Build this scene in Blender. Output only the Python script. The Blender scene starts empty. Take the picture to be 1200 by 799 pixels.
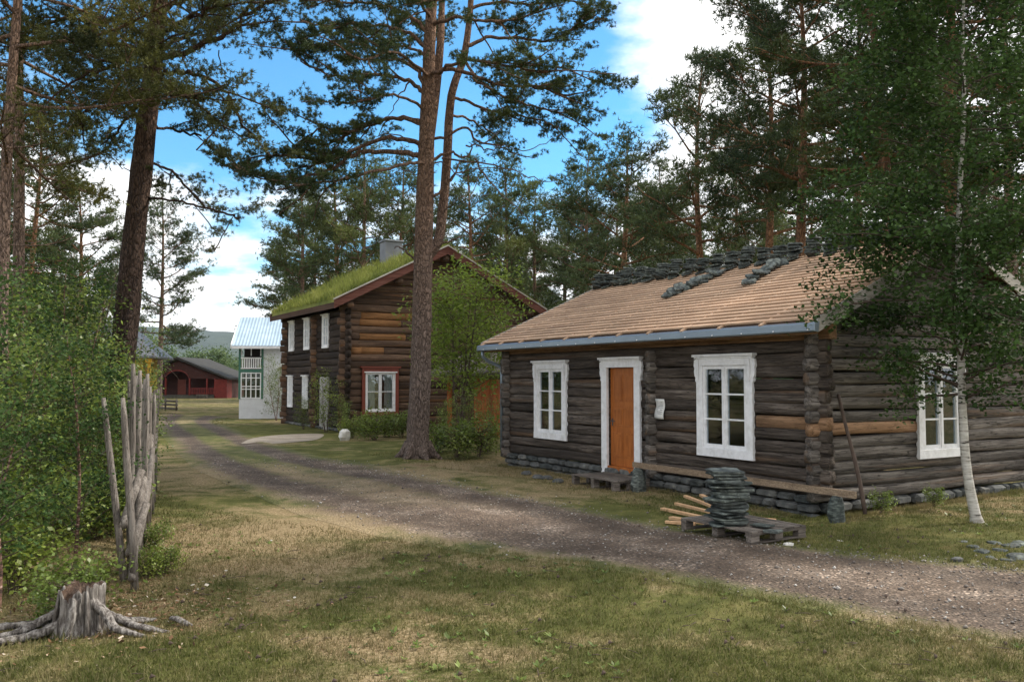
import bpy, math, random
import numpy as np
from mathutils import Vector, Matrix
R = math.radians
sc = bpy.context.scene
COL = sc.collection

# ------------------------------------------------------------------ camera
PITCH = 2.55
CAMH = 2.0
FPX = 1009.0
cam_d = bpy.data.cameras.new('camera')
cam = bpy.data.objects.new('camera', cam_d); COL.objects.link(cam)
cam.location = (0, 0, CAMH); cam.rotation_euler = (R(90 + PITCH), 0, 0)
cam_d.sensor_width = 36; cam_d.lens = 36 * FPX / 1200; cam_d.clip_start = .1; cam_d.clip_end = 20000
sc.camera = cam

# ------------------------------------------------------------------ world, sun, exposure
SUN_AZ, SUN_EL = 66.0, 40.0            # clockwise from +Y (camera forward)
W = bpy.data.worlds.new('World'); sc.world = W; W.use_nodes = True
nt = W.node_tree; nt.nodes.clear()
def wn(t, **k):
    n = nt.nodes.new(t)
    for a, b in k.items(): setattr(n, a, b)
    return n
sky = wn('ShaderNodeTexSky', sky_type='NISHITA', sun_disc=False, sun_elevation=R(SUN_EL), sun_rotation=R(SUN_AZ))
sky.air_density = 1.0; sky.dust_density = .3; sky.ozone_density = 1.6
tint = wn('ShaderNodeMix', data_type='RGBA', blend_type='MULTIPLY'); tint.inputs[0].default_value = 1
tint.inputs[7].default_value = (.46, 1.0, 1.2, 1)
bg1 = wn('ShaderNodeBackground'); bg1.inputs[1].default_value = .105
nt.links.new(sky.outputs[0], tint.inputs[6]); nt.links.new(tint.outputs[2], bg1.inputs[0])
tc = wn('ShaderNodeTexCoord')
sep = wn('ShaderNodeSeparateXYZ'); nt.links.new(tc.outputs['Generated'], sep.inputs[0])
def wmath(op, a, b=None, c=None, clamp=False):
    n = wn('ShaderNodeMath', operation=op); n.use_clamp = clamp
    for i, v in enumerate((a, b, c)):
        if v is None: continue
        if isinstance(v, (int, float)): n.inputs[i].default_value = v
        else: nt.links.new(v, n.inputs[i])
    return n.outputs[0]
zc = wmath('MAXIMUM', sep.outputs[2], 0.02)
den = wmath('ADD', zc, 0.22)
cx = wmath('DIVIDE', sep.outputs[0], den); cy = wmath('DIVIDE', sep.outputs[1], den)
cmb = wn('ShaderNodeCombineXYZ'); nt.links.new(cx, cmb.inputs[0]); nt.links.new(cy, cmb.inputs[1])
nz = wn('ShaderNodeTexNoise'); nz.inputs['Scale'].default_value = 1.7; nz.inputs['Detail'].default_value = 9; nz.inputs['Roughness'].default_value = .58
nz.inputs['Distortion'].default_value = .25
nt.links.new(cmb.outputs[0], nz.inputs['Vector'])
nz2 = wn('ShaderNodeTexNoise'); nz2.inputs['Scale'].default_value = 6; nz2.inputs['Detail'].default_value = 8; nz2.inputs['Roughness'].default_value = .6
nt.links.new(cmb.outputs[0], nz2.inputs['Vector'])
def blob(d, r0, r1, amp):
    v = Vector(d).normalized()
    dp = wn('ShaderNodeVectorMath', operation='DOT_PRODUCT'); nt.links.new(tc.outputs['Generated'], dp.inputs[0]); dp.inputs[1].default_value = v
    mr = wn('ShaderNodeMapRange', interpolation_type='SMOOTHSTEP')
    nt.links.new(dp.outputs['Value'], mr.inputs[0])
    mr.inputs[1].default_value = math.cos(R(r1)); mr.inputs[2].default_value = math.cos(R(r0)); mr.inputs[3].default_value = 0; mr.inputs[4].default_value = amp
    return mr.outputs[0]
lowm = wn('ShaderNodeMapRange', interpolation_type='SMOOTHSTEP'); nt.links.new(sep.outputs[2], lowm.inputs[0])
lowm.inputs[1].default_value = .28; lowm.inputs[2].default_value = .17; lowm.inputs[3].default_value = 0; lowm.inputs[4].default_value = .42
b = wmath('ADD', nz.outputs[0], lowm.outputs[0])
b = wmath('ADD', b, wmath('MULTIPLY', wmath('SUBTRACT', nz2.outputs[0], .5), .35))
b = wmath('ADD', b, blob((.25, 1, .42), 4, 16, .27))
b = wmath('ADD', b, blob((.60, 1, .30), 10, 26, .34))
b = wmath('SUBTRACT', b, blob((-.16, 1, .38), 8, 24, .30))
b = wmath('SUBTRACT', b, blob((.09, 1, .28), 3, 9, .12))
b = wmath('ADD', b, blob((0, -.5, .9), 45, 75, .30))  # cloud cover out of view, added to whiten the ambient light
b = wmath('ADD', b, blob((.9, .1, .5), 20, 50, .2))  # more added cover out of view, towards the right
cm = wn('ShaderNodeMapRange', interpolation_type='SMOOTHSTEP'); nt.links.new(b, cm.inputs[0])
cm.inputs[1].default_value = .47; cm.inputs[2].default_value = .80; cm.inputs[3].default_value = 0; cm.inputs[4].default_value = 1
ramp = wn('ShaderNodeValToRGB'); nt.links.new(nz2.outputs[0], ramp.inputs[0])
ramp.color_ramp.elements[0].position = .3; ramp.color_ramp.elements[0].color = (.74, .77, .80, 1)
ramp.color_ramp.elements[1].position = .62; ramp.color_ramp.elements[1].color = (1.0, .985, .96, 1)
bg2 = wn('ShaderNodeBackground'); bg2.inputs[1].default_value = .98
nt.links.new(ramp.outputs[0], bg2.inputs[0])
mx = wn('ShaderNodeMixShader'); nt.links.new(cm.outputs[0], mx.inputs[0]); nt.links.new(bg1.outputs[0], mx.inputs[1]); nt.links.new(bg2.outputs[0], mx.inputs[2])
wo = wn('ShaderNodeOutputWorld'); nt.links.new(mx.outputs[0], wo.inputs[0])

sd = bpy.data.lights.new('sun', 'SUN'); sd.energy = 3.0; sd.angle = R(7.0); sd.color = (1, .93, .82)
sun = bpy.data.objects.new('sun', sd); COL.objects.link(sun)
sv = Vector((math.sin(R(SUN_AZ)) * math.cos(R(SUN_EL)), math.cos(R(SUN_AZ)) * math.cos(R(SUN_EL)), math.sin(R(SUN_EL))))
sun.rotation_euler = sv.to_track_quat('Z', 'Y').to_euler(); sun.location = (20, 10, 40)
sc.view_settings.view_transform = 'Standard'; sc.view_settings.look = 'None'
sc.view_settings.exposure = 0.90; sc.view_settings.gamma = 1
sc.render.resolution_x = 1024; sc.render.resolution_y = 681
sc.cycles.max_bounces = 6; sc.cycles.diffuse_bounces = 3; sc.cycles.transparent_max_bounces = 12
sc.cycles.volume_bounces = 0

# ------------------------------------------------------------------ helpers: pixels -> points
def ray(px, py):
    x = (px - 600) / FPX; y = -(py - 399.5) / FPX
    p = R(PITCH)
    return Vector((x, math.cos(p) - y * math.sin(p), math.sin(p) + y * math.cos(p)))
def G(px, py, z=0.):
    d = ray(px, py); t = (z - CAMH) / d.z
    return Vector((d.x * t, d.y * t, z))
def D(px, py, depth):
    d = ray(px, py); t = depth / d.y
    return Vector((d.x * t, d.y * t, CAMH + d.z * t))

# ------------------------------------------------------------------ helpers: materials
class NT:
    def __init__(s, name):
        s.m = bpy.data.materials.new(name); s.m.use_nodes = True; s.t = s.m.node_tree; s.t.nodes.clear()
        s.out = s.t.nodes.new('ShaderNodeOutputMaterial'); s.tc = None
    def n(s, typ, **k):
        n = s.t.nodes.new(typ)
        for a, b in k.items(): setattr(n, a, b)
        return n
    def l(s, a, b): s.t.links.new(a, b)
    def coord(s, which='Object', scale=(1, 1, 1), rot=(0, 0, 0)):
        tcn = s.n('ShaderNodeTexCoord'); mp = s.n('ShaderNodeMapping'); mp.inputs['Scale'].default_value = scale
        mp.inputs['Rotation'].default_value = rot
        s.l(tcn.outputs[which], mp.inputs[0]); return mp.outputs[0]
    def noise(s, vec, scale=5, detail=4, rough=.5, dist=0):
        n = s.n('ShaderNodeTexNoise'); s.l(vec, n.inputs['Vector'])
        for k, v in (('Scale', scale), ('Detail', detail), ('Roughness', rough), ('Distortion', dist)): n.inputs[k].default_value = v
        return n.outputs[0]
    def vor(s, vec, scale=5, feature='F1', rnd=1):
        n = s.n('ShaderNodeTexVoronoi', feature=feature); s.l(vec, n.inputs['Vector']); n.inputs['Scale'].default_value = scale
        n.inputs['Randomness'].default_value = rnd
        return n.outputs['Distance']
    def ramp(s, f, stops, interp='LINEAR'):
        n = s.n('ShaderNodeValToRGB'); n.color_ramp.interpolation = interp; s.l(f, n.inputs[0]); e = n.color_ramp.elements
        while len(e) < len(stops): e.new(.5)
        for i, (p, c) in enumerate(stops):
            e[i].position = p; e[i].color = (c, c, c, 1) if isinstance(c, (int, float)) else (*c, 1)
        return n.outputs[0]
    def mix(s, f, a, b, mode='MIX'):
        n = s.n('ShaderNodeMix', data_type='RGBA', blend_type=mode)
        for i, v in ((0, f), (6, a), (7, b)):
            if isinstance(v, (int, float)): n.inputs[i].default_value = v if i == 0 else (v, v, v, 1)
            elif isinstance(v, tuple): n.inputs[i].default_value = (*v, 1)
            else: s.l(v, n.inputs[i])
        return n.outputs[2]
    def math(s, op, a, b=0., clamp=False):
        n = s.n('ShaderNodeMath', operation=op); n.use_clamp = clamp
        for i, v in ((0, a), (1, b)):
            if isinstance(v, (int, float)): n.inputs[i].default_value = v
            else: s.l(v, n.inputs[i])
        return n.outputs[0]
    def island(s):
        return s.n('ShaderNodeNewGeometry').outputs['Random Per Island']
    def done(s, color, rough=.8, bump=None, bstr=.4, bdist=.02, metal=0, spec=.3, transl=0, alpha=None):
        p = s.n('ShaderNodeBsdfPrincipled')
        for k, v in (('Base Color', color), ('Roughness', rough)):
            if isinstance(v, (int, float)): p.inputs[k].default_value = v
            elif isinstance(v, tuple): p.inputs[k].default_value = (*v, 1)
            else: s.l(v, p.inputs[k])
        p.inputs['Metallic'].default_value = metal
        p.inputs['Specular IOR Level'].default_value = spec
        if bump is not None:
            b_ = s.n('ShaderNodeBump'); b_.inputs['Strength'].default_value = bstr; b_.inputs['Distance'].default_value = bdist
            s.l(bump, b_.inputs['Height']); s.l(b_.outputs[0], p.inputs['Normal'])
        o = p.outputs[0]
        if transl:
            tr = s.n('ShaderNodeBsdfTranslucent')
            if isinstance(color, tuple): tr.inputs[0].default_value = (*color, 1)
            else: s.l(color, tr.inputs[0])
            mm = s.n('ShaderNodeMixShader'); mm.inputs[0].default_value = transl; s.l(o, mm.inputs[1]); s.l(tr.outputs[0], mm.inputs[2]); o = mm.outputs[0]
        s.l(o, s.out.inputs[0]); return s.m

def m_wood(name, dark, mid, light, stretch=(1, 1, 1), scale=6, vary=.5, rough=.85, bstr=.5, stain=None, bdist=.012, cracks=False):
    """weathered wood: grain runs along the axis whose stretch is small"""
    s = NT(name); v = s.coord('Object', stretch); isl = s.island()
    add = s.n('ShaderNodeVectorMath', operation='ADD'); s.l(v, add.inputs[0])
    cb = s.n('ShaderNodeCombineXYZ')
    for i in range(3): s.l(s.math('MULTIPLY', isl, 37.0 + 11 * i), cb.inputs[i])
    s.l(cb.outputs[0], add.inputs[1]); v2 = add.outputs[0]
    g = s.noise(v2, scale, 8, .7, .5); g2 = s.noise(v2, scale * 4.5, 6, .7)
    f = s.math('ADD', s.math('MULTIPLY', g, .6), s.math('MULTIPLY', g2, .4))
    c = s.ramp(f, [(.36, dark), (.5, mid), (.64, light)])
    if cracks:
        n3 = s.noise(v2, scale * 2.2, 3, .5); ck = s.ramp(s.math('ABSOLUTE', s.math('SUBTRACT', n3, .5)), [(0., .85), (.022, 0.)]); c = s.mix(ck, c, tuple(x * .25 for x in dark)); f = s.math('SUBTRACT', f, s.math('MULTIPLY', ck, .6))
    bri = s.ramp(isl, [(0, 1 - vary * .55), (1, 1 + vary * .55)])
    c = s.mix(1, c, bri, 'MULTIPLY')
    big = s.noise(s.coord('Object', (.7, .7, 1.2)), 1.3, 3, .6)
    c = s.mix(s.ramp(big, [(.45, 0.), (.68, .45)]), c, tuple(x * .55 for x in mid))
    if stain: c = s.mix(s.ramp(s.noise(v2, scale * .35, 2), [(.58, 0.), (.7, .6)]), c, stain)
    return s.done(c, rough, f, bstr, bdist, spec=.2)
def m_plain(name, c, rough=.6, var=.12, scale=8, bstr=.15, metal=0, spec=.4, dirt=None):
    s = NT(name); v = s.coord('Object'); n1 = s.noise(v, scale, 6, .6)
    col = s.mix(1, c, s.ramp(n1, [(.3, 1 - var), (.7, 1 + var)]), 'MULTIPLY')
    if dirt: col = s.mix(s.ramp(s.noise(v, scale * .4, 6, .7), [(.5, 0.), (.75, .6)]), col, dirt)
    return s.done(col, rough, n1, bstr, .01, metal, spec)
def m_leaf(name, dark, mid, light, scale=.8, transl=.35, rough=.55, vary=.7, spec=.3):
    s = NT(name); v = s.coord('Object'); n1 = s.noise(v, scale, 3, .6)
    c = s.ramp(n1, [(.32, dark), (.5, mid), (.68, light)])
    c = s.mix(1, c, s.ramp(s.island(), [(0, 1 - vary * .5), (1, 1 + vary * .5)]), 'MULTIPLY')
    oi = s.n('ShaderNodeObjectInfo')
    c = s.mix(1, c, s.ramp(oi.outputs['Random'], [(0, (.82, .86, .92)), (.5, (1, 1, 1)), (1, (1.2, 1.12, .9))]), 'MULTIPLY')
    return s.done(c, rough, transl=transl, spec=spec)
def m_bark(name, low, high, crack, z0=3, z1=8, scale=15, bstr=.9):
    s = NT(name); v = s.coord('Object', (1, 1, .28)); n0 = s.noise(v, 3, 4)
    add = s.n('ShaderNodeVectorMath', operation='ADD'); s.l(v, add.inputs[0])
    mm = s.n('ShaderNodeVectorMath', operation='SCALE'); cbn = s.n('ShaderNodeCombineXYZ'); s.l(n0, cbn.inputs[0]); s.l(n0, cbn.inputs[1])
    s.l(cbn.outputs[0], mm.inputs[0]); mm.inputs['Scale'].default_value = .8; s.l(mm.outputs[0], add.inputs[1])
    vd = s.vor(add.outputs[0], scale, 'DISTANCE_TO_EDGE'); nn = s.noise(v, scale * 2.5, 6, .7)
    tcn = s.n('ShaderNodeTexCoord'); sp = s.n('ShaderNodeSeparateXYZ'); s.l(tcn.outputs['Object'], sp.inputs[0])
    mr = s.n('ShaderNodeMapRange'); s.l(s.math('ADD', sp.outputs[2], s.math('MULTIPLY', s.math('SUBTRACT', n0, .5), 3)), mr.inputs[0]); mr.inputs[1].default_value = z0; mr.inputs[2].default_value = z1
    c = s.mix(mr.outputs[0], low, high)
    c = s.mix(1, c, s.ramp(nn, [(.32, .45), (.68, 1.5)]), 'MULTIPLY')
    c = s.mix(s.ramp(s.math('ADD', vd, s.math('MULTIPLY', s.math('SUBTRACT', nn, .5), .12)), [(0, .75), (.10, 0.)]), c, crack)
    h = s.math('ADD', s.ramp(vd, [(0, 0.), (.2, 1.)]), s.math('MULTIPLY', nn, .8))
    return s.done(c, .9, h, bstr, .06, spec=.15)

M = {}
YL, XL = (2.2, .12, 3.2), (.12, 2.2, 3.2)        # grain along local y / along local x
M['log_y'] = m_wood('weathered_dark_logs_long', (.024, .018, .015), (.092, .073, .060), (.215, .18, .152), YL, 5, .8, bstr=1., bdist=.02, stain=(.17, .10, .055), cracks=True)
M['log_x'] = m_wood('weathered_grey_logs_gable', (.035, .03, .027), (.15, .13, .114), (.31, .28, .25), XL, 5, .7, bstr=1., bdist=.02, stain=(.2, .12, .07), cracks=True)
M['log2_y'] = m_wood('brown_logs_long_shaded', (.012, .009, .007), (.035, .025, .02), (.085, .058, .042), YL, 5, .6, cracks=True)  # browns darkened so the colour carries the long side's shade
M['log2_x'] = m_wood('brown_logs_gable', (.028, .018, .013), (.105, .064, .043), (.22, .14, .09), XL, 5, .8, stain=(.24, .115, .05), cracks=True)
M['new_y'] = m_wood('fresh_wood_long', (.10, .055, .03), (.25, .145, .08), (.38, .24, .145), YL, 5, .3, cracks=True)
M['new_x'] = m_wood('fresh_wood_gable', (.12, .065, .035), (.31, .18, .10), (.44, .28, .17), XL, 5, .3, cracks=True)
M['amber_x'] = m_wood('amber_wood_gable', (.08, .036, .016), (.26, .125, .05), (.40, .21, .095), XL, 5, .9, cracks=True)
M['batten'] = m_wood('pale_batten', (.36, .22, .145), (.55, .37, .25), (.68, .49, .35), YL, 5, .35, bstr=.2)
M['underlay'] = m_wood('roof_sheathing', (.035, .02, .014), (.07, .04, .028), (.11, .065, .045), YL, 4, .3)
M['grey_wood'] = m_wood('silvered_wood', (.05, .042, .036), (.165, .143, .125), (.31, .28, .25), (3, 3, .25), 6, .5, cracks=True)
M['grey_wood_x'] = m_wood('silvered_boards', (.05, .042, .036), (.13, .11, .095), (.25, .22, .19), XL, 6, .5, cracks=True)
M['plank'] = m_wood('weathered_plank', (.13, .09, .06), (.26, .19, .13), (.38, .29, .2), YL, 6, .5, cracks=True)
M['fresh'] = m_wood('sawn_wood', (.35, .2, .1), (.55, .34, .19), (.68, .46, .28), XL, 6, .4)
M['barge'] = m_wood('pale_bargeboard', (.22, .19, .16), (.4, .37, .33), (.55, .52, .48), XL, 5, .2)
M['redbarge'] = m_wood('redbrown_bargeboard', (.055, .022, .017), (.12, .045, .033), (.19, .09, .07), XL, 5, .3)
M['white'] = m_plain('white_paint', (.80, .80, .82), .5, .10, 9, .35, dirt=(.46, .45, .41))
M['whitewall'] = m_plain('white_boards', (.62, .63, .66), .6, .08, 3, .2, dirt=(.46, .47, .48))
M['door'] = m_wood('orange_stained_door', (.22, .062, .012), (.40, .125, .028), (.50, .175, .045), (3, 3, .25), 5, .1, .38, .12)
M['orange_board'] = m_wood('orange_boards', (.17, .045, .015), (.36, .10, .03), (.48, .16, .05), (4, 4, .2), 5, .5, .6)
M['dark_shingle'] = m_plain('dark_shingles', (.035, .033, .029), .95, .3, 3, .4)
M['darkred'] = m_plain('dark_red_boards', (.055, .018, .014), .85, .25, 3)
M['red'] = m_plain('barn_red', (.16, .02, .015), .75, .25, 3, .3)
M['redframe'] = m_plain('oxide_red_frame', (.19, .045, .028), .6, .15, 6, .2)
M['green'] = m_plain('green_trim', (.045, .15, .11), .5, .1)
M['yellow'] = m_plain('yellow_boards', (.55, .33, .03), .65, .12)
M['greyroof'] = m_plain('grey_slate_roof', (.17, .18, .2), .6, .2, 2)
M['darkroof'] = m_plain('dark_turf_roof', (.075, .07, .055), .95, .4, 3, .6)
M['greydoor'] = m_wood('pale_grey_door', (.2, .19, .18), (.36, .34, .32), (.46, .44, .41), (4, 4, .2), 5, .2)
M['dark'] = m_plain('interior_shade', (.02, .018, .016), .9)  # near-black colour that stands for shade indoors
M['curtain'] = m_plain('pale_curtain', (.8, .82, .84), .9, .1, 5)
M['metal'] = m_plain('zinc_sheet', (.22, .27, .32), .38, .07, 3, .1, metal=.55, spec=.5)
M['steel'] = m_plain('dark_fitting', (.12, .12, .13), .35, .1, metal=.8)
M['paper'] = m_plain('paper', (.72, .72, .7), .8, .05)
M['ink'] = m_plain('ink', (.12, .12, .13), .8, .05)
M['paint_chip'] = m_plain('chip', (.6, .58, .54), .8, .2)
def mk():
    s = NT('corrugated_blue_roof'); v = s.coord('Object'); w = s.n('ShaderNodeTexWave', bands_direction='X'); s.l(v, w.inputs[0]); w.inputs['Scale'].default_value = 1.9
    n1 = s.noise(v, 2, 5); c = s.mix(s.ramp(n1, [(.3, 0.), (.7, 1.)]), (.40, .52, .62), (.52, .64, .74))
    c = s.mix(1, c, s.ramp(w.outputs[1], [(0, .72), (1, 1.08)]), 'MULTIPLY')
    M['bluemetal'] = s.done(c, .4, w.outputs[1], .6, .03, .2)
mk()
def mk():
    s = NT('slate_stone'); v = s.coord('Object', (1, 1, 3)); n1 = s.noise(v, 9, 7, .65); isl = s.n('ShaderNodeObjectInfo').outputs['Random']
    c = s.ramp(n1, [(.32, (.016, .019, .019)), (.5, (.065, .073, .07)), (.66, (.19, .205, .19))])
    c = s.mix(1, c, s.ramp(isl, [(0, (.65, .72, .7)), (.5, (1, 1.02, 1)), (1, (1.35, 1.4, 1.3))]), 'MULTIPLY')
    M['slate'] = s.done(c, .75, n1, .6, .01, spec=.35)
    s = NT('foundation_stone'); v = s.coord('Object'); n1 = s.noise(v, 7, 8, .65); isl = s.island()
    c = s.ramp(n1, [(.3, (.04, .042, .042)), (.55, (.11, .112, .11)), (.75, (.22, .22, .2))])
    c = s.mix(1, c, s.ramp(isl, [(0, (.5, .55, .55)), (.6, (1, 1, 1)), (1, (1.5, 1.45, 1.35))]), 'MULTIPLY')
    M['stone'] = s.done(c, .85, n1, .8, .02)
    s = NT('window_glass')
    gl = s.n('ShaderNodeBsdfGlossy'); gl.inputs['Roughness'].default_value = .015; gl.inputs[0].default_value = (.9, .95, 1, 1)
    tr = s.n('ShaderNodeBsdfTransparent'); tr.inputs[0].default_value = (.8, .84, .83, 1)
    fr = s.n('ShaderNodeFresnel'); fr.inputs[0].default_value = 1.5
    v = s.coord('Object'); nn = s.noise(v, 3, 2); bp = s.n('ShaderNodeBump'); bp.inputs['Strength'].default_value = .12; bp.inputs['Distance'].default_value = .02
    s.l(nn, bp.inputs['Height']); s.l(bp.outputs[0], gl.inputs['Normal'])
    mx_ = s.n('ShaderNodeMixShader'); s.l(s.math('ADD', s.math('MULTIPLY', fr.outputs[0], 1.7), .02, True), mx_.inputs[0]); s.l(tr.outputs[0], mx_.inputs[1]); s.l(gl.outputs[0], mx_.inputs[2])
    s.l(mx_.outputs[0], s.out.inputs[0]); M['glass'] = s.m
mk()
M['needle'] = m_leaf('pine_needles', (.026, .044, .018), (.052, .078, .028), (.10, .125, .042), .7, .18, .6, .7, .2)
M['needle_far'] = m_leaf('pine_needles_far', (.036, .058, .024), (.072, .10, .038), (.125, .155, .055), .35, .2, .65, .6, .2)
M['needle_olive'] = m_leaf('pine_needles_olive', (.034, .044, .014), (.075, .084, .024), (.15, .145, .04), .7, .2, .6, .7, .2)
M['birch_leaf'] = m_leaf('birch_leaves', (.022, .045, .013), (.045, .085, .022), (.08, .135, .04), .9, .35, .6, .8, .15)
M['shrub_leaf'] = m_leaf('shrub_leaves', (.065, .095, .016), (.145, .2, .035), (.27, .325, .08), 1.1, .4, .45, .8, .4)
M['rowan_leaf'] = m_leaf('rowan_leaves', (.09, .13, .02), (.19, .26, .035), (.30, .37, .06), 1.0, .45, .5, .7)
M['far_leaf'] = m_leaf('far_leaves', (.05, .085, .04), (.09, .14, .06), (.13, .18, .08), .5, .3, .7, .5)
M['bark'] = m_bark('pine_bark', (.23, .175, .15), (.27, .165, .11), (.05, .036, .03), 2, 9, 17)
M['bark_red'] = m_bark('red_pine_bark', (.16, .10, .07), (.31, .165, .09), (.06, .035, .025), 1, 7, 12)
M['bark_dark'] = m_bark('dark_pine_bark', (.075, .052, .042), (.115, .068, .045), (.018, .013, .011), 3, 9, 17)
M['twig'] = m_plain('brown_twig', (.075, .052, .04), .9, .3)
def mk():
    s = NT('birch_bark'); v = s.coord('Object', (1, 1, 6)); n1 = s.noise(v, 5, 6, .6); n2 = s.noise(s.coord('Object'), 2.5, 4)
    c = s.ramp(n1, [(.36, (.05, .042, .036)), (.44, (.42, .39, .35)), (.7, (.62, .6, .56))])
    c = s.mix(s.ramp(n2, [(.55, 0.), (.7, .6)]), c, (.2, .17, .13))
    M['birch_bark'] = s.done(c, .75, n1, .4, .01)
    s = NT('reddish_birch_bark'); v = s.coord('Object', (1, 1, 4)); n1 = s.noise(v, 8, 6, .6)
    c = s.ramp(n1, [(.38, (.05, .03, .025)), (.55, (.2, .11, .08)), (.68, (.5, .36, .3))])
    M['birch_bark_red'] = s.done(c, .75, n1, .4, .01)
mk()

# shared ground colour logic (world/object coordinates, ground sits at the origin)
def ground_color(s):
    v = s.coord('Object')
    a = s.noise(v, .33, 5, .6, .3); b_ = s.noise(v, 1.7, 6, .65); f = s.noise(v, 28, 6, .75); ff = s.noise(v, 110, 3, .7)
    g = s.ramp(b_, [(.3, (.055, .062, .016)), (.5, (.105, .108, .032)), (.72, (.20, .175, .065))])
    straw = s.ramp(f, [(.3, (.12, .08, .042)), (.5, (.27, .20, .11)), (.72, (.46, .37, .225))])
    m1 = s.math('ADD', s.math('MULTIPLY', a, .9), s.math('MULTIPLY', s.math('SUBTRACT', b_, .5), .95))
    m1 = s.math('ADD', m1, s.math('MULTIPLY', s.math('SUBTRACT', f, .5), .6))
    sep_ = s.n('ShaderNodeSeparateXYZ'); s.l(v, sep_.inputs[0])
    def patch(x, y, rx, ry, amp):
        dx = s.math('DIVIDE', s.math('SUBTRACT', sep_.outputs[0], x), rx); dy = s.math('DIVIDE', s.math('SUBTRACT', sep_.outputs[1], y), ry)
        d2 = s.math('ADD', s.math('MULTIPLY', dx, dx), s.math('MULTIPLY', dy, dy))
        return s.ramp(d2, [(0, amp), (1, 0.)])
    dry = None
    for args in PATCH_DRY:
        p_ = patch(*args); dry = p_ if dry is None else s.math('ADD', dry, p_)
    grn = None
    for args in PATCH_GREEN:
        p_ = patch(*args); grn = p_ if grn is None else s.math('ADD', grn, p_)
    m1 = s.math('SUBTRACT', s.math('ADD', m1, dry), grn)
    c = s.mix(s.ramp(m1, [(.37, 0.), (.63, 1.)]), g, straw)
    lit = None
    for args in PATCH_LITTER:
        p_ = patch(*args); lit = p_ if lit is None else s.math('ADD', lit, p_)
    lf = s.math('ADD', lit, s.math('MULTIPLY', s.math('SUBTRACT', b_, .5), 1.1)); lf = s.math('ADD', lf, s.math('MULTIPLY', s.math('SUBTRACT', f, .5), .8))
    litc = s.ramp(s.noise(v, 45, 5, .7), [(.3, (.05, .03, .018)), (.5, (.13, .075, .04)), (.7, (.26, .17, .10))])
    c = s.mix(s.ramp(lf, [(.35, 0.), (.6, .85)]), c, litc)
    c = s.mix(1, c, s.ramp(ff, [(.3, .6), (.7, 1.4)]), 'MULTIPLY')
    return c, f, ff, b_
def gp(px, py): p = G(px, py); return p.x, p.y
def PT(px, py, rx, ry, amp): x, y = gp(px, py); return (x, y, rx, ry, amp)
PATCH_DRY = [PT(330, 620, 2.4, 3.0, .22), PT(260, 560, 2.0, 4.0, .16), PT(440, 755, 1.0, .45, .25), PT(330, 662, 1.0, .5, .22),
             PT(620, 565, 4.0, 3.0, .18), PT(600, 770, .6, .3, .15), PT(560, 545, 3.0, 3.0, .12)]
PATCH_GREEN = [PT(900, 690, 3.5, 1.0, .12), PT(820, 780, 2.5, .5, .12), PT(880, 620, 2.5, 2.5, .2), PT(1100, 620, 3, 2.5, .15), PT(660, 680, 1.6, .7, .16), PT(220, 770, 1.2, .6, .28), PT(760, 720, 1.5, .7, .16), PT(1000, 640, 3, 2, .22), PT(320, 505, 6, 6, .3), PT(400, 530, 4, 5, .2), PT(60, 600, 3, 3, .2), PT(250, 460, 22, 26, .12), PT(730, 595, 1.5, .8, .15)]
PATCH_LITTER = [PT(110, 735, 1.0, .6, .42), PT(230, 695, .9, .5, .36), PT(190, 665, .6, .5, .25), PT(1150, 640, 1.2, .7, .4), PT(1180, 775, 1.2, .35, .25), PT(60, 640, 2, 1.0, .15), PT(490, 545, 1.6, 2.0, .35), PT(840, 790, .5, .25, .2)]
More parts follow.
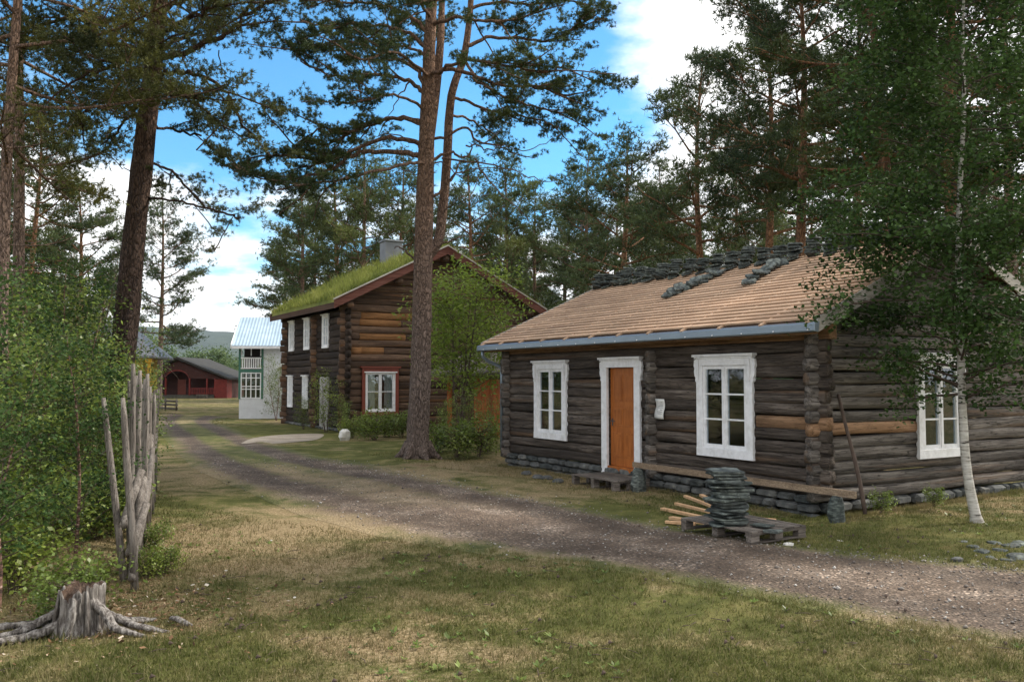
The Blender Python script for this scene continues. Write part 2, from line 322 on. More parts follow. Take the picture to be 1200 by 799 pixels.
def mk():
    s = NT('lawn'); c, f, ff, b_ = ground_color(s)
    M['ground'] = s.done(c, .95, s.math('ADD', f, s.math('MULTIPLY', ff, .6)), .8, .03, spec=.1)
    s = NT('grass_blades'); c, f, ff, b_ = ground_color(s)
    c = s.mix(.4, c, s.ramp(s.island(), [(0, (.06, .08, .016)), (.5, (.11, .135, .03)), (.7, (.23, .20, .09)), (1, (.42, .35, .2))]))
    M['blade'] = s.done(c, .7, transl=.3, spec=.2)
    # road: uv.x = across 0..1, uv.y = metres along
    s = NT('gravel_track'); c, f, ff, b_ = ground_color(s); v = s.coord('Object')
    uvn = s.n('ShaderNodeTexCoord'); sp = s.n('ShaderNodeSeparateXYZ'); s.l(uvn.outputs['UV'], sp.inputs[0])
    gr = s.noise(v, 1.2, 6, .6); pb = s.vor(v, 34); pb2 = s.vor(v, 75); isp = s.noise(v, 20, 4, .7)
    base = s.ramp(s.math('ADD', s.math('MULTIPLY', gr, .6), s.math('MULTIPLY', isp, .4)), [(.35, (.085, .059, .042)), (.5, (.165, .12, .088)), (.66, (.29, .232, .185))])
    v3 = s.n('ShaderNodeTexVoronoi'); s.l(v, v3.inputs['Vector']); v3.inputs['Scale'].default_value = 42
    sepc = s.n('ShaderNodeSeparateColor'); s.l(v3.outputs['Color'], sepc.inputs[0])
    stone_c = s.ramp(sepc.outputs[0], [(0, .6), (.6, 1.), (.86, 1.25), (.93, 2.6), (1, 3.2)])
    base = s.mix(s.ramp(gr, [(.4, .35), (.62, .9)]), base, s.mix(1, base, stone_c, 'MULTIPLY'))
    base = s.mix(1, base, s.ramp(pb, [(0, 1.15), (.6, .65)]), 'MULTIPLY')
    # edge fade and the grass strip between the wheel tracks
    u_ = sp.outputs[0]; e = s.math('MINIMUM', u_, s.math('SUBTRACT', 1., u_))
    e = s.math('ADD', e, s.math('MULTIPLY', s.math('SUBTRACT', b_, .5), .24)); e = s.math('ADD', e, s.math('MULTIPLY', s.math('SUBTRACT', f, .5), .22))
    em = s.ramp(e, [(.05, 1.), (.17, 0.)])
    ctr = s.math('ABSOLUTE', s.math('SUBTRACT', u_, .5))
    ctr = s.math('ADD', ctr, s.math('MULTIPLY', s.math('SUBTRACT', f, .5), .28)); ctr = s.math('ADD', ctr, s.math('MULTIPLY', s.math('SUBTRACT', b_, .5), .25))
    along = s.n('ShaderNodeMapRange'); so_ = s.n('ShaderNodeSeparateXYZ'); s.l(v, so_.inputs[0]); s.l(so_.outputs[1], along.inputs[0]); along.inputs[1].default_value = 13; along.inputs[2].default_value = 20
    cmk = s.math('MULTIPLY', s.ramp(ctr, [(.12, 1.), (.17, 0.)]), along.outputs[0])
    mk_ = s.math('MAXIMUM', em, cmk)
    rut = s.ramp(ctr, [(.06, 1.15), (.22, .62), (.40, 1.1)])
    base = s.mix(.8, base, s.mix(1, base, rut, 'MULTIPLY'))
    c = s.mix(mk_, base, c)
    hh = s.math('ADD', s.math('MULTIPLY', pb, -1.), s.math('MULTIPLY', isp, .8))
    M['road'] = s.done(c, .9, hh, .8, .025, spec=.25)
    s = NT('pale_gravel'); v = s.coord('Object'); n1 = s.noise(v, 1.5, 6, .65); n2 = s.noise(v, 40, 4, .7)
    c = s.ramp(n1, [(.3, (.17, .135, .10)), (.6, (.31, .265, .215))]); c = s.mix(1, c, s.ramp(n2, [(.3, .7), (.7, 1.3)]), 'MULTIPLY')
    M['pale'] = s.done(c, .9, n2, .6, .02)
    s = NT('forested_hill'); v = s.coord('Object'); n1 = s.noise(v, .02, 8, .7); c = s.ramp(n1, [(.35, (.015, .025, .018)), (.65, (.05, .07, .04))])
    M['hill'] = s.done(c, .95, n1, 1, 6)
    s = NT('roof_turf'); v = s.coord('Object'); n1 = s.noise(v, 1.2, 5, .6)
    c = s.ramp(n1, [(.3, (.09, .12, .025)), (.5, (.19, .215, .045)), (.7, (.30, .30, .08))])
    c = s.mix(1, c, s.ramp(s.island(), [(0, .7), (1, 1.35)]), 'MULTIPLY'); M['turf'] = s.done(c, .8, transl=.35)
    s = NT('stump_wood'); v = s.coord('Object', (2.5, 2.5, .3)); n1 = s.noise(v, 10, 8, .7, .3)
    c = s.ramp(n1, [(.32, (.02, .017, .015)), (.46, (.13, .112, .1)), (.62, (.40, .37, .34))])
    M['stump'] = s.done(c, .9, n1, 1, .04)
    s = NT('stump_heart'); v = s.coord('Object'); n1 = s.noise(v, 14, 8, .7); c = s.ramp(n1, [(.3, (.02, .014, .011)), (.5, (.085, .052, .036)), (.72, (.24, .18, .14))])
    M['heart'] = s.done(c, .95, n1, 1, .03)
mk()

# ------------------------------------------------------------------ helpers: meshes and objects
def props(o, label=None, cat=None, group=None, kind=None):
    if label: o['label'] = label
    if cat: o['category'] = cat
    if group: o['group'] = group
    if kind: o['kind'] = kind
    return o
def mkmesh(name, verts, faces, mat, smooth=False):
    me = bpy.data.meshes.new(name); me.from_pydata([tuple(v) for v in verts], [], faces); me.validate(); me.update()
    if mat: me.materials.append(mat)
    if smooth: me.polygons.foreach_set('use_smooth', [True] * len(me.polygons))
    return me
def fastmesh(name, V, F, mat, smooth=False, uv=None):
    """V (n,3) float, F (m,k) int, all faces with k corners"""
    V = np.asarray(V, dtype=np.float32); F = np.asarray(F, dtype=np.int32); me = bpy.data.meshes.new(name); m, k = F.shape
    me.vertices.add(len(V)); me.vertices.foreach_set('co', V.ravel())
    me.loops.add(m * k); me.loops.foreach_set('vertex_index', F.ravel())
    me.polygons.add(m); me.polygons.foreach_set('loop_start', np.arange(0, m * k, k, dtype=np.int32)); me.polygons.foreach_set('loop_total', np.full(m, k, dtype=np.int32))
    if smooth: me.polygons.foreach_set('use_smooth', np.ones(m, dtype=bool))
    if uv is not None:
        l = me.uv_layers.new(name='UVMap'); l.data.foreach_set('uv', np.asarray(uv, dtype=np.float32)[F.ravel()].ravel())
    me.update(calc_edges=True); me.materials.append(mat); return me
def link(name, me, parent=None, loc=(0, 0, 0), rz=0):
    o = bpy.data.objects.new(name, me); COL.objects.link(o); o.parent = parent; o.location = loc; o.rotation_euler = (0, 0, rz); return o
def thing(name, label, cat, loc=(0, 0, 0), rz=0, group=None):
    return props(link(name, None, None, loc, rz), label, cat, group)
def copy_tree(o, loc=None, rz=None, scale=None, label=None, group=None):
    c = o.copy(); COL.objects.link(c)
    for ch in o.children:
        d = ch.copy(); COL.objects.link(d); d.parent = c
        for g in ch.children:
            e = g.copy(); COL.objects.link(e); e.parent = d
    if loc is not None: c.location = loc
    if rz is not None: c.rotation_euler = (0, 0, rz)
    if scale is not None: c.scale = scale if hasattr(scale, '__len__') else (scale,) * 3
    if label: c['label'] = label
    if group: c['group'] = group
    return c

class MB:
    def __init__(s): s.v = []; s.f = []
    def add(s, vs, fs):
        n = len(s.v); s.v += [tuple(v) for v in vs]; s.f += [tuple(i + n for i in f) for f in fs]
    def box(s, p0, p1, bev=0.0, jit=0.0):
        x0, x1 = sorted((p0[0], p1[0])); y0, y1 = sorted((p0[1], p1[1])); z0, z1 = sorted((p0[2], p1[2]))
        s.add([(x0, y0, z0), (x1, y0, z0), (x1, y1, z0), (x0, y1, z0), (x0, y0, z1), (x1, y0, z1), (x1, y1, z1), (x0, y1, z1)],
              [(0, 3, 2, 1), (4, 5, 6, 7), (0, 1, 5, 4), (1, 2, 6, 5), (2, 3, 7, 6), (3, 0, 4, 7)]); return s
    def beam(s, a, b, w, h, up=(0, 0, 1)):
        a = Vector(a); b = Vector(b); d = (b - a).normalized(); u = Vector(up); sd_ = d.cross(u)
        if sd_.length < 1e-3: sd_ = d.cross(Vector((1, 0, 0)))
        sd_.normalize(); u = sd_.cross(d).normalized()
        vs = []
        for p in (a, b):
            for i, j in ((-1, -1), (1, -1), (1, 1), (-1, 1)): vs.append(p + sd_ * (i * w / 2) + u * (j * h / 2))
        s.add(vs, [(0, 1, 2, 3), (7, 6, 5, 4), (0, 4, 5, 1), (1, 5, 6, 2), (2, 6, 7, 3), (3, 7, 4, 0)]); return s
    def prism(s, poly, fn, t0, t1):
        """poly: list of 2-d points, fn(a, b, t) -> 3-d point"""
        n = len(poly); s.add([fn(a, b, t0) for a, b in poly] + [fn(a, b, t1) for a, b in poly],
              [tuple(range(n))[::-1], tuple(range(n, 2 * n))] + [(i, (i + 1) % n, n + (i + 1) % n, n + i) for i in range(n)]); return s
    def tube(s, pts, rad, n=8, cap=True, sq=(1, 1), rng=None, jit=0):
        pts = [Vector(p) for p in pts]
        if not hasattr(rad, '__len__'): rad = [rad] * len(pts)
        prev = None; base = len(s.v); m = len(pts)
        for i, p in enumerate(pts):
            d = (pts[min(i + 1, m - 1)] - pts[max(i - 1, 0)])
            if d.length < 1e-6: d = Vector((0, 0, 1))
            d.normalize()
            if prev is None: prev = d.cross(Vector((0, 0, 1)) if abs(d.z) < .9 else Vector((1, 0, 0))).normalized()
            a = (prev - d * prev.dot(d)).normalized(); prev = a; b_ = d.cross(a)
            for k in range(n):
                th = 2 * math.pi * k / n; r = rad[i] * (1 + (rng.uniform(-jit, jit) if rng else 0))
                s.v.append(tuple(p + a * (math.cos(th) * r * sq[0]) + b_ * (math.sin(th) * r * sq[1])))
        for i in range(m - 1):
            for k in range(n):
                k2 = (k + 1) % n; s.f.append((base + i * n + k, base + i * n + k2, base + (i + 1) * n + k2, base + (i + 1) * n + k))
        if cap: s.f.append(tuple(base + k for k in range(n))[::-1]); s.f.append(tuple(base + (m - 1) * n + k for k in range(n)))
        return s
    def mesh(s, name, mat, smooth=False): return mkmesh(name, s.v, s.f, mat, smooth)
    def build(s, name, mat, parent=None, smooth=False, loc=(0, 0, 0), rz=0, bevel=0):
        o = link(name, s.mesh(name, mat, smooth), parent, loc, rz)
        if bevel:
            b_ = o.modifiers.new('bevel', 'BEVEL'); b_.width = bevel; b_.segments = 1; b_.limit_method = 'ANGLE'
        return o

def gh(x, y):
    """height of the lawn"""
    u = (x - 4.73) * -.5105 + (y - 13.33) * .8599; t = (x - 4.73) * .8599 + (y - 13.33) * .5105
    du = max(0, -u - 1, u - 10.5); dt = abs(t + .4) if t < 0 else max(0, t - .2) * .3
    k = max(0, 1 - math.hypot(du, dt) / 2.2); k = k * k * (3 - 2 * k)
    near = max(0., 1 - max(0, math.hypot(x, y - 10) - 14) / 8)
    return -.10 * k + near * (.012 * math.sin(x * 1.9 + .7) * math.sin(y * 2.3) + .008 * math.sin(x * 4.1 + y * 3.3) + .01 * math.sin(x * .9 - y * 1.3))

# ------------------------------------------------------------------ ground
def grow(a0, a1, step, far):
    c = list(np.arange(a0, a1 + 1e-6, step)); d = step; x = c[-1]
    while x < far: d *= 1.35; x += d; c.append(x)
    d = step; x = c[0]
    while x > -far: d *= 1.35; x -= d; c.insert(0, x)
    return np.array(c)
xs = grow(-7, 11, .15, 5000); ys = grow(3, 24, .15, 5000)
X, Y = np.meshgrid(xs, ys); Z = np.array([[gh(x, y) if (-30 < x < 34 and -8 < y < 45) else 0. for x in xs] for y in ys])
nx, ny = len(xs), len(ys); idx = np.arange(nx * ny).reshape(ny, nx)
F = np.stack([idx[:-1, :-1].ravel(), idx[:-1, 1:].ravel(), idx[1:, 1:].ravel(), idx[1:, :-1].ravel()], 1)
props(link('ground', fastmesh('ground', np.stack([X.ravel(), Y.ravel(), Z.ravel()], 1), F, M['ground'], True)), 'patchy lawn of short green and straw coloured grass', 'ground', kind='structure')

def catmull(pts, n):
    pts = [np.array(p, float) for p in pts]; P = [2 * pts[0] - pts[1]] + pts + [2 * pts[-1] - pts[-2]]; out = []
    for i in range(1, len(P) - 2):
        for k in range(n):
            t = k / n; a, b_, c, d = P[i - 1:i + 3]
            out.append(.5 * ((2 * b_) + (-a + c) * t + (2 * a - 5 * b_ + 4 * c - d) * t * t + (-a + 3 * b_ - 3 * c + d) * t ** 3))
    out.append(pts[-1]); return out
far_e = [(1420, 715), (1200, 668), (1000, 650), (800, 622), (640, 590), (520, 566), (440, 549), (370, 537), (310, 520), (268, 503), (248, 494), (262, 488.5)]
near_e = [(1420, 800), (1200, 757), (1000, 715), (800, 676), (620, 648), (480, 625), (390, 603), (300, 572), (235, 543), (200, 512), (186, 494), (196, 484.5)]
fe = catmull([G(*p)[:2] for p in far_e], 26); ne = catmull([G(*p)[:2] for p in near_e], 26)
na = 17; V = []; UV = []; al = 0
rng = random.Random(5)
for i, (a, b_) in enumerate(zip(fe, ne)):
    if i: al += float(np.linalg.norm((a + b_) / 2 - (fe[i - 1] + ne[i - 1]) / 2))
    for k in range(na):
        t = k / (na - 1); tt = -.10 + 1.2 * t; p = a + (b_ - a) * tt
        V.append((p[0], p[1], gh(p[0], p[1]) + .012 - (.0075 if k in (0, na - 1) else 0))); UV.append((t, al))
n_ = len(fe); idx = np.arange(n_ * na).reshape(n_, na)
F = np.stack([idx[:-1, :-1].ravel(), idx[1:, :-1].ravel(), idx[1:, 1:].ravel(), idx[:-1, 1:].ravel()], 1)
props(link('dirt_road', fastmesh('dirt_road', V, F, M['road'], True, UV)), 'brown gravel track with two wheel ruts curving between lawns', 'road', kind='structure')
ROAD = [(fe[i], ne[i]) for i in range(0, n_, 3)]
rc = np.array([(a + b_) / 2 for a, b_ in ROAD]); rw = np.array([np.linalg.norm(a - b_) / 2 for a, b_ in ROAD])
def road_in(x, y):
    """<0 inside the track (metres), for arrays"""
    d = np.hypot(x[:, None] - rc[None, :, 0], y[:, None] - rc[None, :, 1]) - rw[None] * .98
    return d.min(1)
pp = [(276, 523), (300, 513), (345, 509), (378, 509), (372, 515), (350, 518), (310, 521)]
mb = MB(); w_ = catmull([G(*p)[:2] for p in pp + pp[:1]], 6)[:-1]
mb.add([(p[0], p[1], .016) for p in w_], [tuple(range(len(w_)))[::-1]]); o_ = mb.build('gravel_path', M['pale'])
props(o_, 'pale gravel path leading to the grey door', 'path', kind='structure')

# short grass blades in the near lawn
rs = np.random.default_rng(3)
def blades(n, ylo, yhi, hmin, hmax, wid, keep, name):
    d = ylo * (yhi / ylo) ** rs.random(n); x = d * (rs.random(n) * 1.26 - .63); y = d
    r = road_in(x, y); m = (r > -.12 + .3 * rs.random(n) ** 2); m &= (np.sin(x * 2.1 + y) + np.sin(y * 1.7 - x * 1.3) + rs.normal(0, 1.2, n)) > keep
    u = (x - 4.73) * -.5105 + (y - 13.33) * .8599; t = (x - 4.73) * .8599 + (y - 13.33) * .5105
    m &= ~((u > 0) & (u < 9.4) & (t > -.1)); m &= ~((t > 0) & (u > -.1) & (t < 7))
    x, y = x[m], y[m]; n = len(x); z = np.array([gh(a, b_) for a, b_ in zip(x, y)]) - .004
    h = hmin + (hmax - hmin) * rs.random(n) ** 2; az = rs.random(n) * 6.283; ln = rs.normal(0, .6, n); w = wid * (.6 + rs.random(n)) * (1 + d[m] / 14)
    az2 = rs.random(n) * 6.283
    B = np.stack([x, y, z], 1); S = np.stack([np.cos(az), np.sin(az), 0 * az], 1) * w[:, None]
    T = B + np.stack([np.cos(az2) * ln * h, np.sin(az2) * ln * h, h], 1)
    V = np.stack([B - S, B + S, T], 1).reshape(-1, 3); F = np.arange(3 * n).reshape(-1, 3)
    return link(name, fastmesh(name, V, F, M['blade']))
props(blades(330000, 4.6, 24, .015, .055, .0035, -.9, 'lawn_grass'), 'short blades of grass growing over the lawn', 'grass', kind='stuff')

def clumps(n, name):
    d = 5 * 4.4 ** rs.random(n); x = d * (rs.random(n) * 1.26 - .63); y = d.copy()
    k = n // 3; i_ = rs.integers(0, len(ROAD), k); sd_ = rs.random(k) < .5; e_ = np.array([ROAD[j][0] if q else ROAD[j][1] for j, q in zip(i_, sd_)]); x[:k] = e_[:, 0] + rs.normal(0, .22, k); y[:k] = e_[:, 1] + rs.normal(0, .22, k)
    a_ = rs.random(k) * 9.6 - .2; x[k:k + 500] = 4.73 - .5105 * a_[:500] - .8599 * (.2 + .2 * rs.random(500)); y[k:k + 500] = 13.33 + .8599 * a_[:500] - .5105 * (.2 + .2 * rs.random(500))
    b_ = rs.random(500) * 6; x[k + 500:k + 1000] = 4.73 + .8599 * b_ + .5105 * (.2 + .25 * rs.random(500)); y[k + 500:k + 1000] = 13.33 + .5105 * b_ - .8599 * (.2 + .25 * rs.random(500))
    r = road_in(x, y); m = r > -.06; u = (x - 4.73) * -.5105 + (y - 13.33) * .8599; t = (x - 4.73) * .8599 + (y - 13.33) * .5105; m &= ~((u > -.05) & (u < 9.4) & (t > -.1) & (t < 7)); m &= (y > 4.6); x, y = x[m], y[m]; n = len(x)
    z = np.array([gh(p, q) for p, q in zip(x, y)]) - .004; hh = rs.uniform(.04, .11, n); nb_ = 12
    X = np.repeat(x, nb_) + rs.normal(0, .022, n * nb_); Y_ = np.repeat(y, nb_) + rs.normal(0, .022, n * nb_); Z_ = np.repeat(z, nb_); H_ = np.repeat(hh, nb_) * rs.uniform(.5, 1.1, n * nb_); az = rs.random(n * nb_) * 6.28; az2 = rs.random(n * nb_) * 6.28; ln = rs.random(n * nb_) * .8
    B = np.stack([X, Y_, Z_], 1); S = np.stack([np.cos(az), np.sin(az), 0 * az], 1) * .0035; T = B + np.stack([np.cos(az2) * ln * H_, np.sin(az2) * ln * H_, H_], 1)
    return link(name, fastmesh(name, np.stack([B - S, B + S, T], 1).reshape(-1, 3), np.arange(3 * n * nb_).reshape(-1, 3), M['blade']))
props(clumps(7500, 'grass_tufts'), 'longer grass tufts along track edges and wall feet', 'grass', kind='stuff')
# loose gravel lying on the track
n = 5200; i_ = rs.integers(0, len(ROAD), n); w_ = rs.random(n); w_ = np.where(rs.random(n) < .35, rs.normal(.02, .04, n), w_); jit = rs.normal(0, .25, (n, 2)); A_ = np.array([q[0] for q in ROAD])[i_]; B_ = np.array([q[1] for q in ROAD])[i_]
pos = A_ * (1 - w_[:, None]) + B_ * w_[:, None] + jit; pos = pos[(pos[:, 1] < 22) & (pos[:, 1] > 4.8)]; n = len(pos); r_ = rs.uniform(.005, .017, n) * (1 + (rs.random(n) < .04))
oc = np.array([[1, 0, 0], [0, 1, 0], [-1, 0, 0], [0, -1, 0], [0, 0, .7], [0, 0, -.7]], float); fc = np.array([[0, 1, 4], [1, 2, 4], [2, 3, 4], [3, 0, 4], [1, 0, 5], [2, 1, 5], [3, 2, 5], [0, 3, 5]])
zz = np.array([gh(p[0], p[1]) for p in pos]) + .014 + r_ * .3; V = (oc[None] * r_[:, None, None] * rs.uniform(.6, 1.3, (n, 6, 1))) + np.concatenate([pos, zz[:, None]], 1)[:, None, :]
F = (fc[None] + (np.arange(n) * 6)[:, None, None]).reshape(-1, 3); sg_ = NT('gravel_stones'); sg_.done(sg_.ramp(sg_.island(), [(0, (.09, .075, .065)), (.6, (.2, .175, .155)), (.9, (.36, .33, .3)), (1, (.55, .53, .5))]), .85)
props(link('loose_gravel', fastmesh('loose_gravel', V.reshape(-1, 3), F, sg_.m)), 'loose pebbles scattered over the gravel track', 'gravel', kind='stuff')

# ------------------------------------------------------------------ log houses
def log(mb, fmap, a0, a1, zc_, hh, th, rng, clampf=None, b0=0., zlo=None, zhi=None):
    """one hewn log: along a, centre height zc_, half height hh, half thickness th"""
    n = max(2, int((a1 - a0) / .5) + 1); K = 12; base = len(mb.v); w = rng.uniform(0, 6); hv = rng.uniform(.97, 1.04); sq_ = rng.uniform(.4, .65)
    for i in range(n):
        a = a0 + (a1 - a0) * i / (n - 1); dz = .013 * math.sin(a * 1.3 + w); sh = 1 + rng.uniform(-.05, .05); db = rng.uniform(-.006, .006)
        for k in range(K):
            t = 2 * math.pi * k / K + .3; ct, st = math.cos(t), math.sin(t)
            bb = math.copysign(abs(ct) ** sq_, ct) * th * sh * (1 + rng.uniform(-.03, .03)); zz = zc_ + dz + math.copysign(abs(st) ** .72, st) * hh * hv * (1.0 + rng.uniform(-.03, .03))
            aa = a
            if i in (0, n - 1): aa += rng.uniform(-.008, .008)
            if zlo is not None: zz = max(zz, zlo)
            if zhi is not None: zz = min(zz, zhi)
            if clampf:
                lo, hi = clampf(zz); aa = min(max(aa, lo), hi)
            mb.v.append(tuple(fmap(aa, b0 + db + bb, zz)))
    for i in range(n - 1):
        for k in range(K):
            k2 = (k + 1) % K; mb.f.append((base + i * K + k, base + i * K + k2, base + (i + 1) * K + k2, base + (i + 1) * K + k))
    mb.f.append(tuple(base + k for k in range(K))[::-1]); mb.f.append(tuple(base + (n - 1) * K + k for k in range(K)))
def log_wall(parent, fmap, length, z0, ncourse, pitch, th, ext, holes, rng, mat, clampf=None, special=(), smat=None, slabel=None, breaks=()):
    mb = MB(); sp_mb = {}
    for c in range(ncourse):
        za, zb = z0 + c * pitch, z0 + (c + 1) * pitch; zc_ = (za + zb) / 2
        e0, e1 = ext * rng.uniform(.75, 1.15), ext * rng.uniform(.75, 1.15)
        spans = [(-e0, length + e1, None, None)]
        for (h0, h1, hz0, hz1) in holes:
            if zb <= hz0 + .005 or za >= hz1 - .005: continue
            new = []
            for (s0, s1, lo, hi) in spans:
                if lo is not None or hi is not None or s1 <= h0 or s0 >= h1: new.append((s0, s1, lo, hi)); continue
                if s0 < h0: new.append((s0, h0, None, None))
                if s1 > h1: new.append((h1, s1, None, None))
                if za < hz0 - .01: new.append((h0, h1, None, hz0))
                if zb > hz1 + .01: new.append((h0, h1, hz1, None))
            spans = new
        sps = [x for x in special if x[2] == c]
        for (s0, s1, lo, hi) in spans:
            cuts = [s0, s1]
            for x in sps:
                for q in (x[0], x[1]):
                    if s0 < q < s1: cuts.append(q)
            cuts = sorted(cuts)
            for p0, p1 in zip(cuts[:-1], cuts[1:]):
                mid = (p0 + p1) / 2; isn = any(x[0] <= mid <= x[1] for x in sps)
                tgt = mb
                if isn: tgt = sp_mb.setdefault((c, round(mid, 2)), MB())
                if clampf:
                    lo_, hi_ = clampf(za)
                    if hi_ - lo_ < .1: continue
                log(tgt, fmap, p0, p1, zc_, pitch / 2, th * (1.06 if isn else 1), rng, clampf, 0, lo, hi)
    w = mb.build('wall', mat, parent, True)
    for k_, m_ in sp_mb.items():
        o = m_.build('replaced_log', smat, parent, True)
        if slabel: o['label'] = slabel
    return w

FR = lambda a, b, z: (-b, a, z)            # front wall, outwards is -x
GA = lambda a, b, z: (a, -b, z)            # gable wall, outwards is -y
def window(parent, fmap, a0, a1, z0, z1, rows=3, th=.08, casing=.15, mat='white', ornate=True, curtain=None, sash='white', cols=2, head=.2):
    """casing board outline a0..a1, z0..z1"""
    e = th; c = MB(); bx = lambda mb, A0, A1, B0, B1, Z0, Z1: mb.box(fmap(A0, B0, Z0), fmap(A1, B1, Z1))
    bx(c, a0, a0 + casing, e - .02, e + .045, z0 + casing, z1 - head); bx(c, a1 - casing, a1, e - .02, e + .045, z0 + casing, z1 - head)
    bx(c, a0 - .004, a1 + .004, e - .02, e + .049, z0, z0 + casing)
    bx(c, a0, a1, e - .02, e + .05, z1 - head, z1 - .045)
    bx(c, a0 - .06, a1 + .06, e - .02, e + .10, z1 - .045, z1)
    if ornate:
        bx(c, a0 - .03, a1 + .03, e - .02, e + .07, z1 - .075, z1 - .047)
        for s_, A in ((-1, a0), (1, a1)):
            poly = [(0, 0), (.055, -.02), (.065, -.12), (.045, -.17), (.06, -.22), (.045, -.30), (.02, -.34), (.03, -.39), (0, -.42)]
            poly = [(A + s_ * x, z1 - .078 + z) for x, z in poly]
            if s_ < 0: poly = poly[::-1]
            c.prism(poly, lambda A_, Z_, t: fmap(A_, t, Z_), e - .02, e + .043)
            bx(c, A - s_ * .03, A - s_ * .085, e + .051, e + .075, z1 - .40, z1 - .09)
            bx(c, A - s_ * .04, A - s_ * .075, e + .051, e + .07, z1 - .47, z1 - .402)
    w = c.build('window', M[mat], parent, bevel=.004)
    i0, i1, j0, j1 = a0 + casing - .0, a1 - casing, z0 + casing, z1 - head
    f = MB(); am = (i0 + i1) / 2; st = .055; B0, B1 = e - .045, e + .018
    if cols == 2: leaves = [(i0 + .003, am - .004), (am + .004, i1 - .003)]
    else: leaves = [(i0 + .003, i1 - .003)]
    if cols == 2: bx(f, am - .02, am + .02, e + .02, e + .032, j0 + .02, j1 - .02)
    for l0, l1 in leaves:
        bx(f, l0, l0 + st, B0, B1, j0 + .003, j1 - .003); bx(f, l1 - st, l1, B0, B1, j0 + .003, j1 - .003)
        bx(f, l0 + st, l1 - st, B0, B1 - .002, j0 + .003, j0 + .07); bx(f, l0 + st, l1 - st, B0, B1 - .002, j1 - .06, j1 - .003)
        for r_ in range(1, rows):
            z = j0 + .07 + (j1 - j0 - .13) * r_ / rows; bx(f, l0 + st, l1 - st, B0 + .01, B1 - .006, z - .014, z + .014)
    f.build('sash', M[sash], w)
    p = MB(); bx(p, i0 + .01, i1 - .01, e - .022, e - .016, j0 + .02, j1 - .02); p.build('pane', M['glass'], w)
    if curtain:
        for c0, c1 in curtain:
            k = MB(); n = 14
            A0 = i0 + (i1 - i0) * c0; A1 = i0 + (i1 - i0) * c1; vs = []
            for q in range(n + 1):
                a = A0 + (A1 - A0) * q / n; bo = .01 + .014 * math.sin(q * 1.9)
                vs += [fmap(a, bo, j0 - .02), fmap(a, bo, j1 + .02)]
            k.add(vs, [(2 * q, 2 * q + 2, 2 * q + 3, 2 * q + 1) for q in range(n)]); k.build('curtain', M['curtain'], w, True)
    return w
def stones(parent, spans, name='foundation'):
    rng = random.Random(8); mb = MB()
    for (fmap, a0, a1, z0, z1, w) in spans:
        for row in range(max(1, round((z1 - z0) / .13))):
            nr = max(1, round((z1 - z0) / .13)); a = a0; h = (z1 - z0) / nr
            while a < a1:
                l = rng.uniform(.18, .55); zc_ = z0 + h * (row + .5); b0 = rng.uniform(-.03, .05)
                K = 8; base = len(mb.v)
                for i, (aa, s_) in enumerate(((a, .5), (a + l * .18, .95), (a + l * .82, .9), (a + l, .45))):
                    for k in range(K):
                        t = 2 * math.pi * k / K + .4; ct, st = math.cos(t), math.sin(t)
                        mb.v.append(tuple(fmap(aa + rng.uniform(-.02, .02), b0 + w * ct * s_ * rng.uniform(.85, 1.1), zc_ + math.copysign(abs(st) ** .7, st) * h * .56 * s_ * rng.uniform(.85, 1.1))))
                for i in range(3):
                    for k in range(K):
                        k2 = (k + 1) % K; mb.f.append((base + i * K + k, base + i * K + k2, base + (i + 1) * K + k2, base + (i + 1) * K + k))
                mb.f.append(tuple(base + k for k in range(K))[::-1]); mb.f.append(tuple(base + 3 * K + k for k in range(K)))
                a += l + .01
    return mb.build(name, M['stone'], parent)

# --- the low log house on the right
H1 = (4.73, 13.33, 0); RZ = R(30.7); L1, W1 = 9.35, 6.1; E1, RIDGE1 = 2.9, 4.5; OV = .55; SL1 = (RIDGE1 - E1) / (W1 / 2 + OV)
h1 = thing('log_house', 'single storey dark log house with white windows, orange door and roof of bare battens', 'house', H1, RZ)
rng = random.Random(1)
def clamp1(z): lo = (z + .08 - E1) / SL1 - OV; return (lo, W1 - lo) if z > 2.8 else (-9, 99)
DR = (4.36, 5.25, .2, 2.24)
wins1 = [(6.74, 8.06, .64, 2.43), (1.24, 2.58, .65, 2.44)]
hole = lambda w, c=.15, h=.2: (w[0] + c - .01, w[1] - c + .01, w[2] + c - .01, w[3] - h + .01)
log_wall(h1, FR, L1, .22, 12, .20, .08, .23, [hole(w) for w in wins1] + [(DR[0] - .02, DR[1] + .02, 0, DR[3] + .02)], rng, M['log_y'],
         special=[(-.26, 1.2, 5)], smat=M['new_y'], slabel='fresh orange log let into the dark wall')
gw = (2.33, 3.63, .67, 2.45)
log_wall(h1, GA, W1, .12, 22, .20, .085, .22, [hole(gw)], rng, M['log_x'], clamp1, special=[(-.26, 2.4, 5)], smat=M['new_x'], slabel='fresh orange log let into the grey gable')
log_wall(h1, lambda a, b, z: (W1 + b, a, z), L1, .22, 13, .20, .08, .22, [], rng, M['log_y'])
log_wall(h1, lambda a, b, z: (a, L1 + b, z), W1, .12, 22, .20, .085, .22, [], rng, M['log_x'], clamp1)
# ends of the cross wall, showing between door and right window
mb = MB()
for c in range(12):
    log(mb, lambda a, b, z: (a, 3.83 + b, z), -.24 * rng.uniform(.8, 1.1), .4, .12 + .20 * (c + .5) + .02, .10, .085, rng)
mb.build('cross_wall', M['log_x'], h1, True)
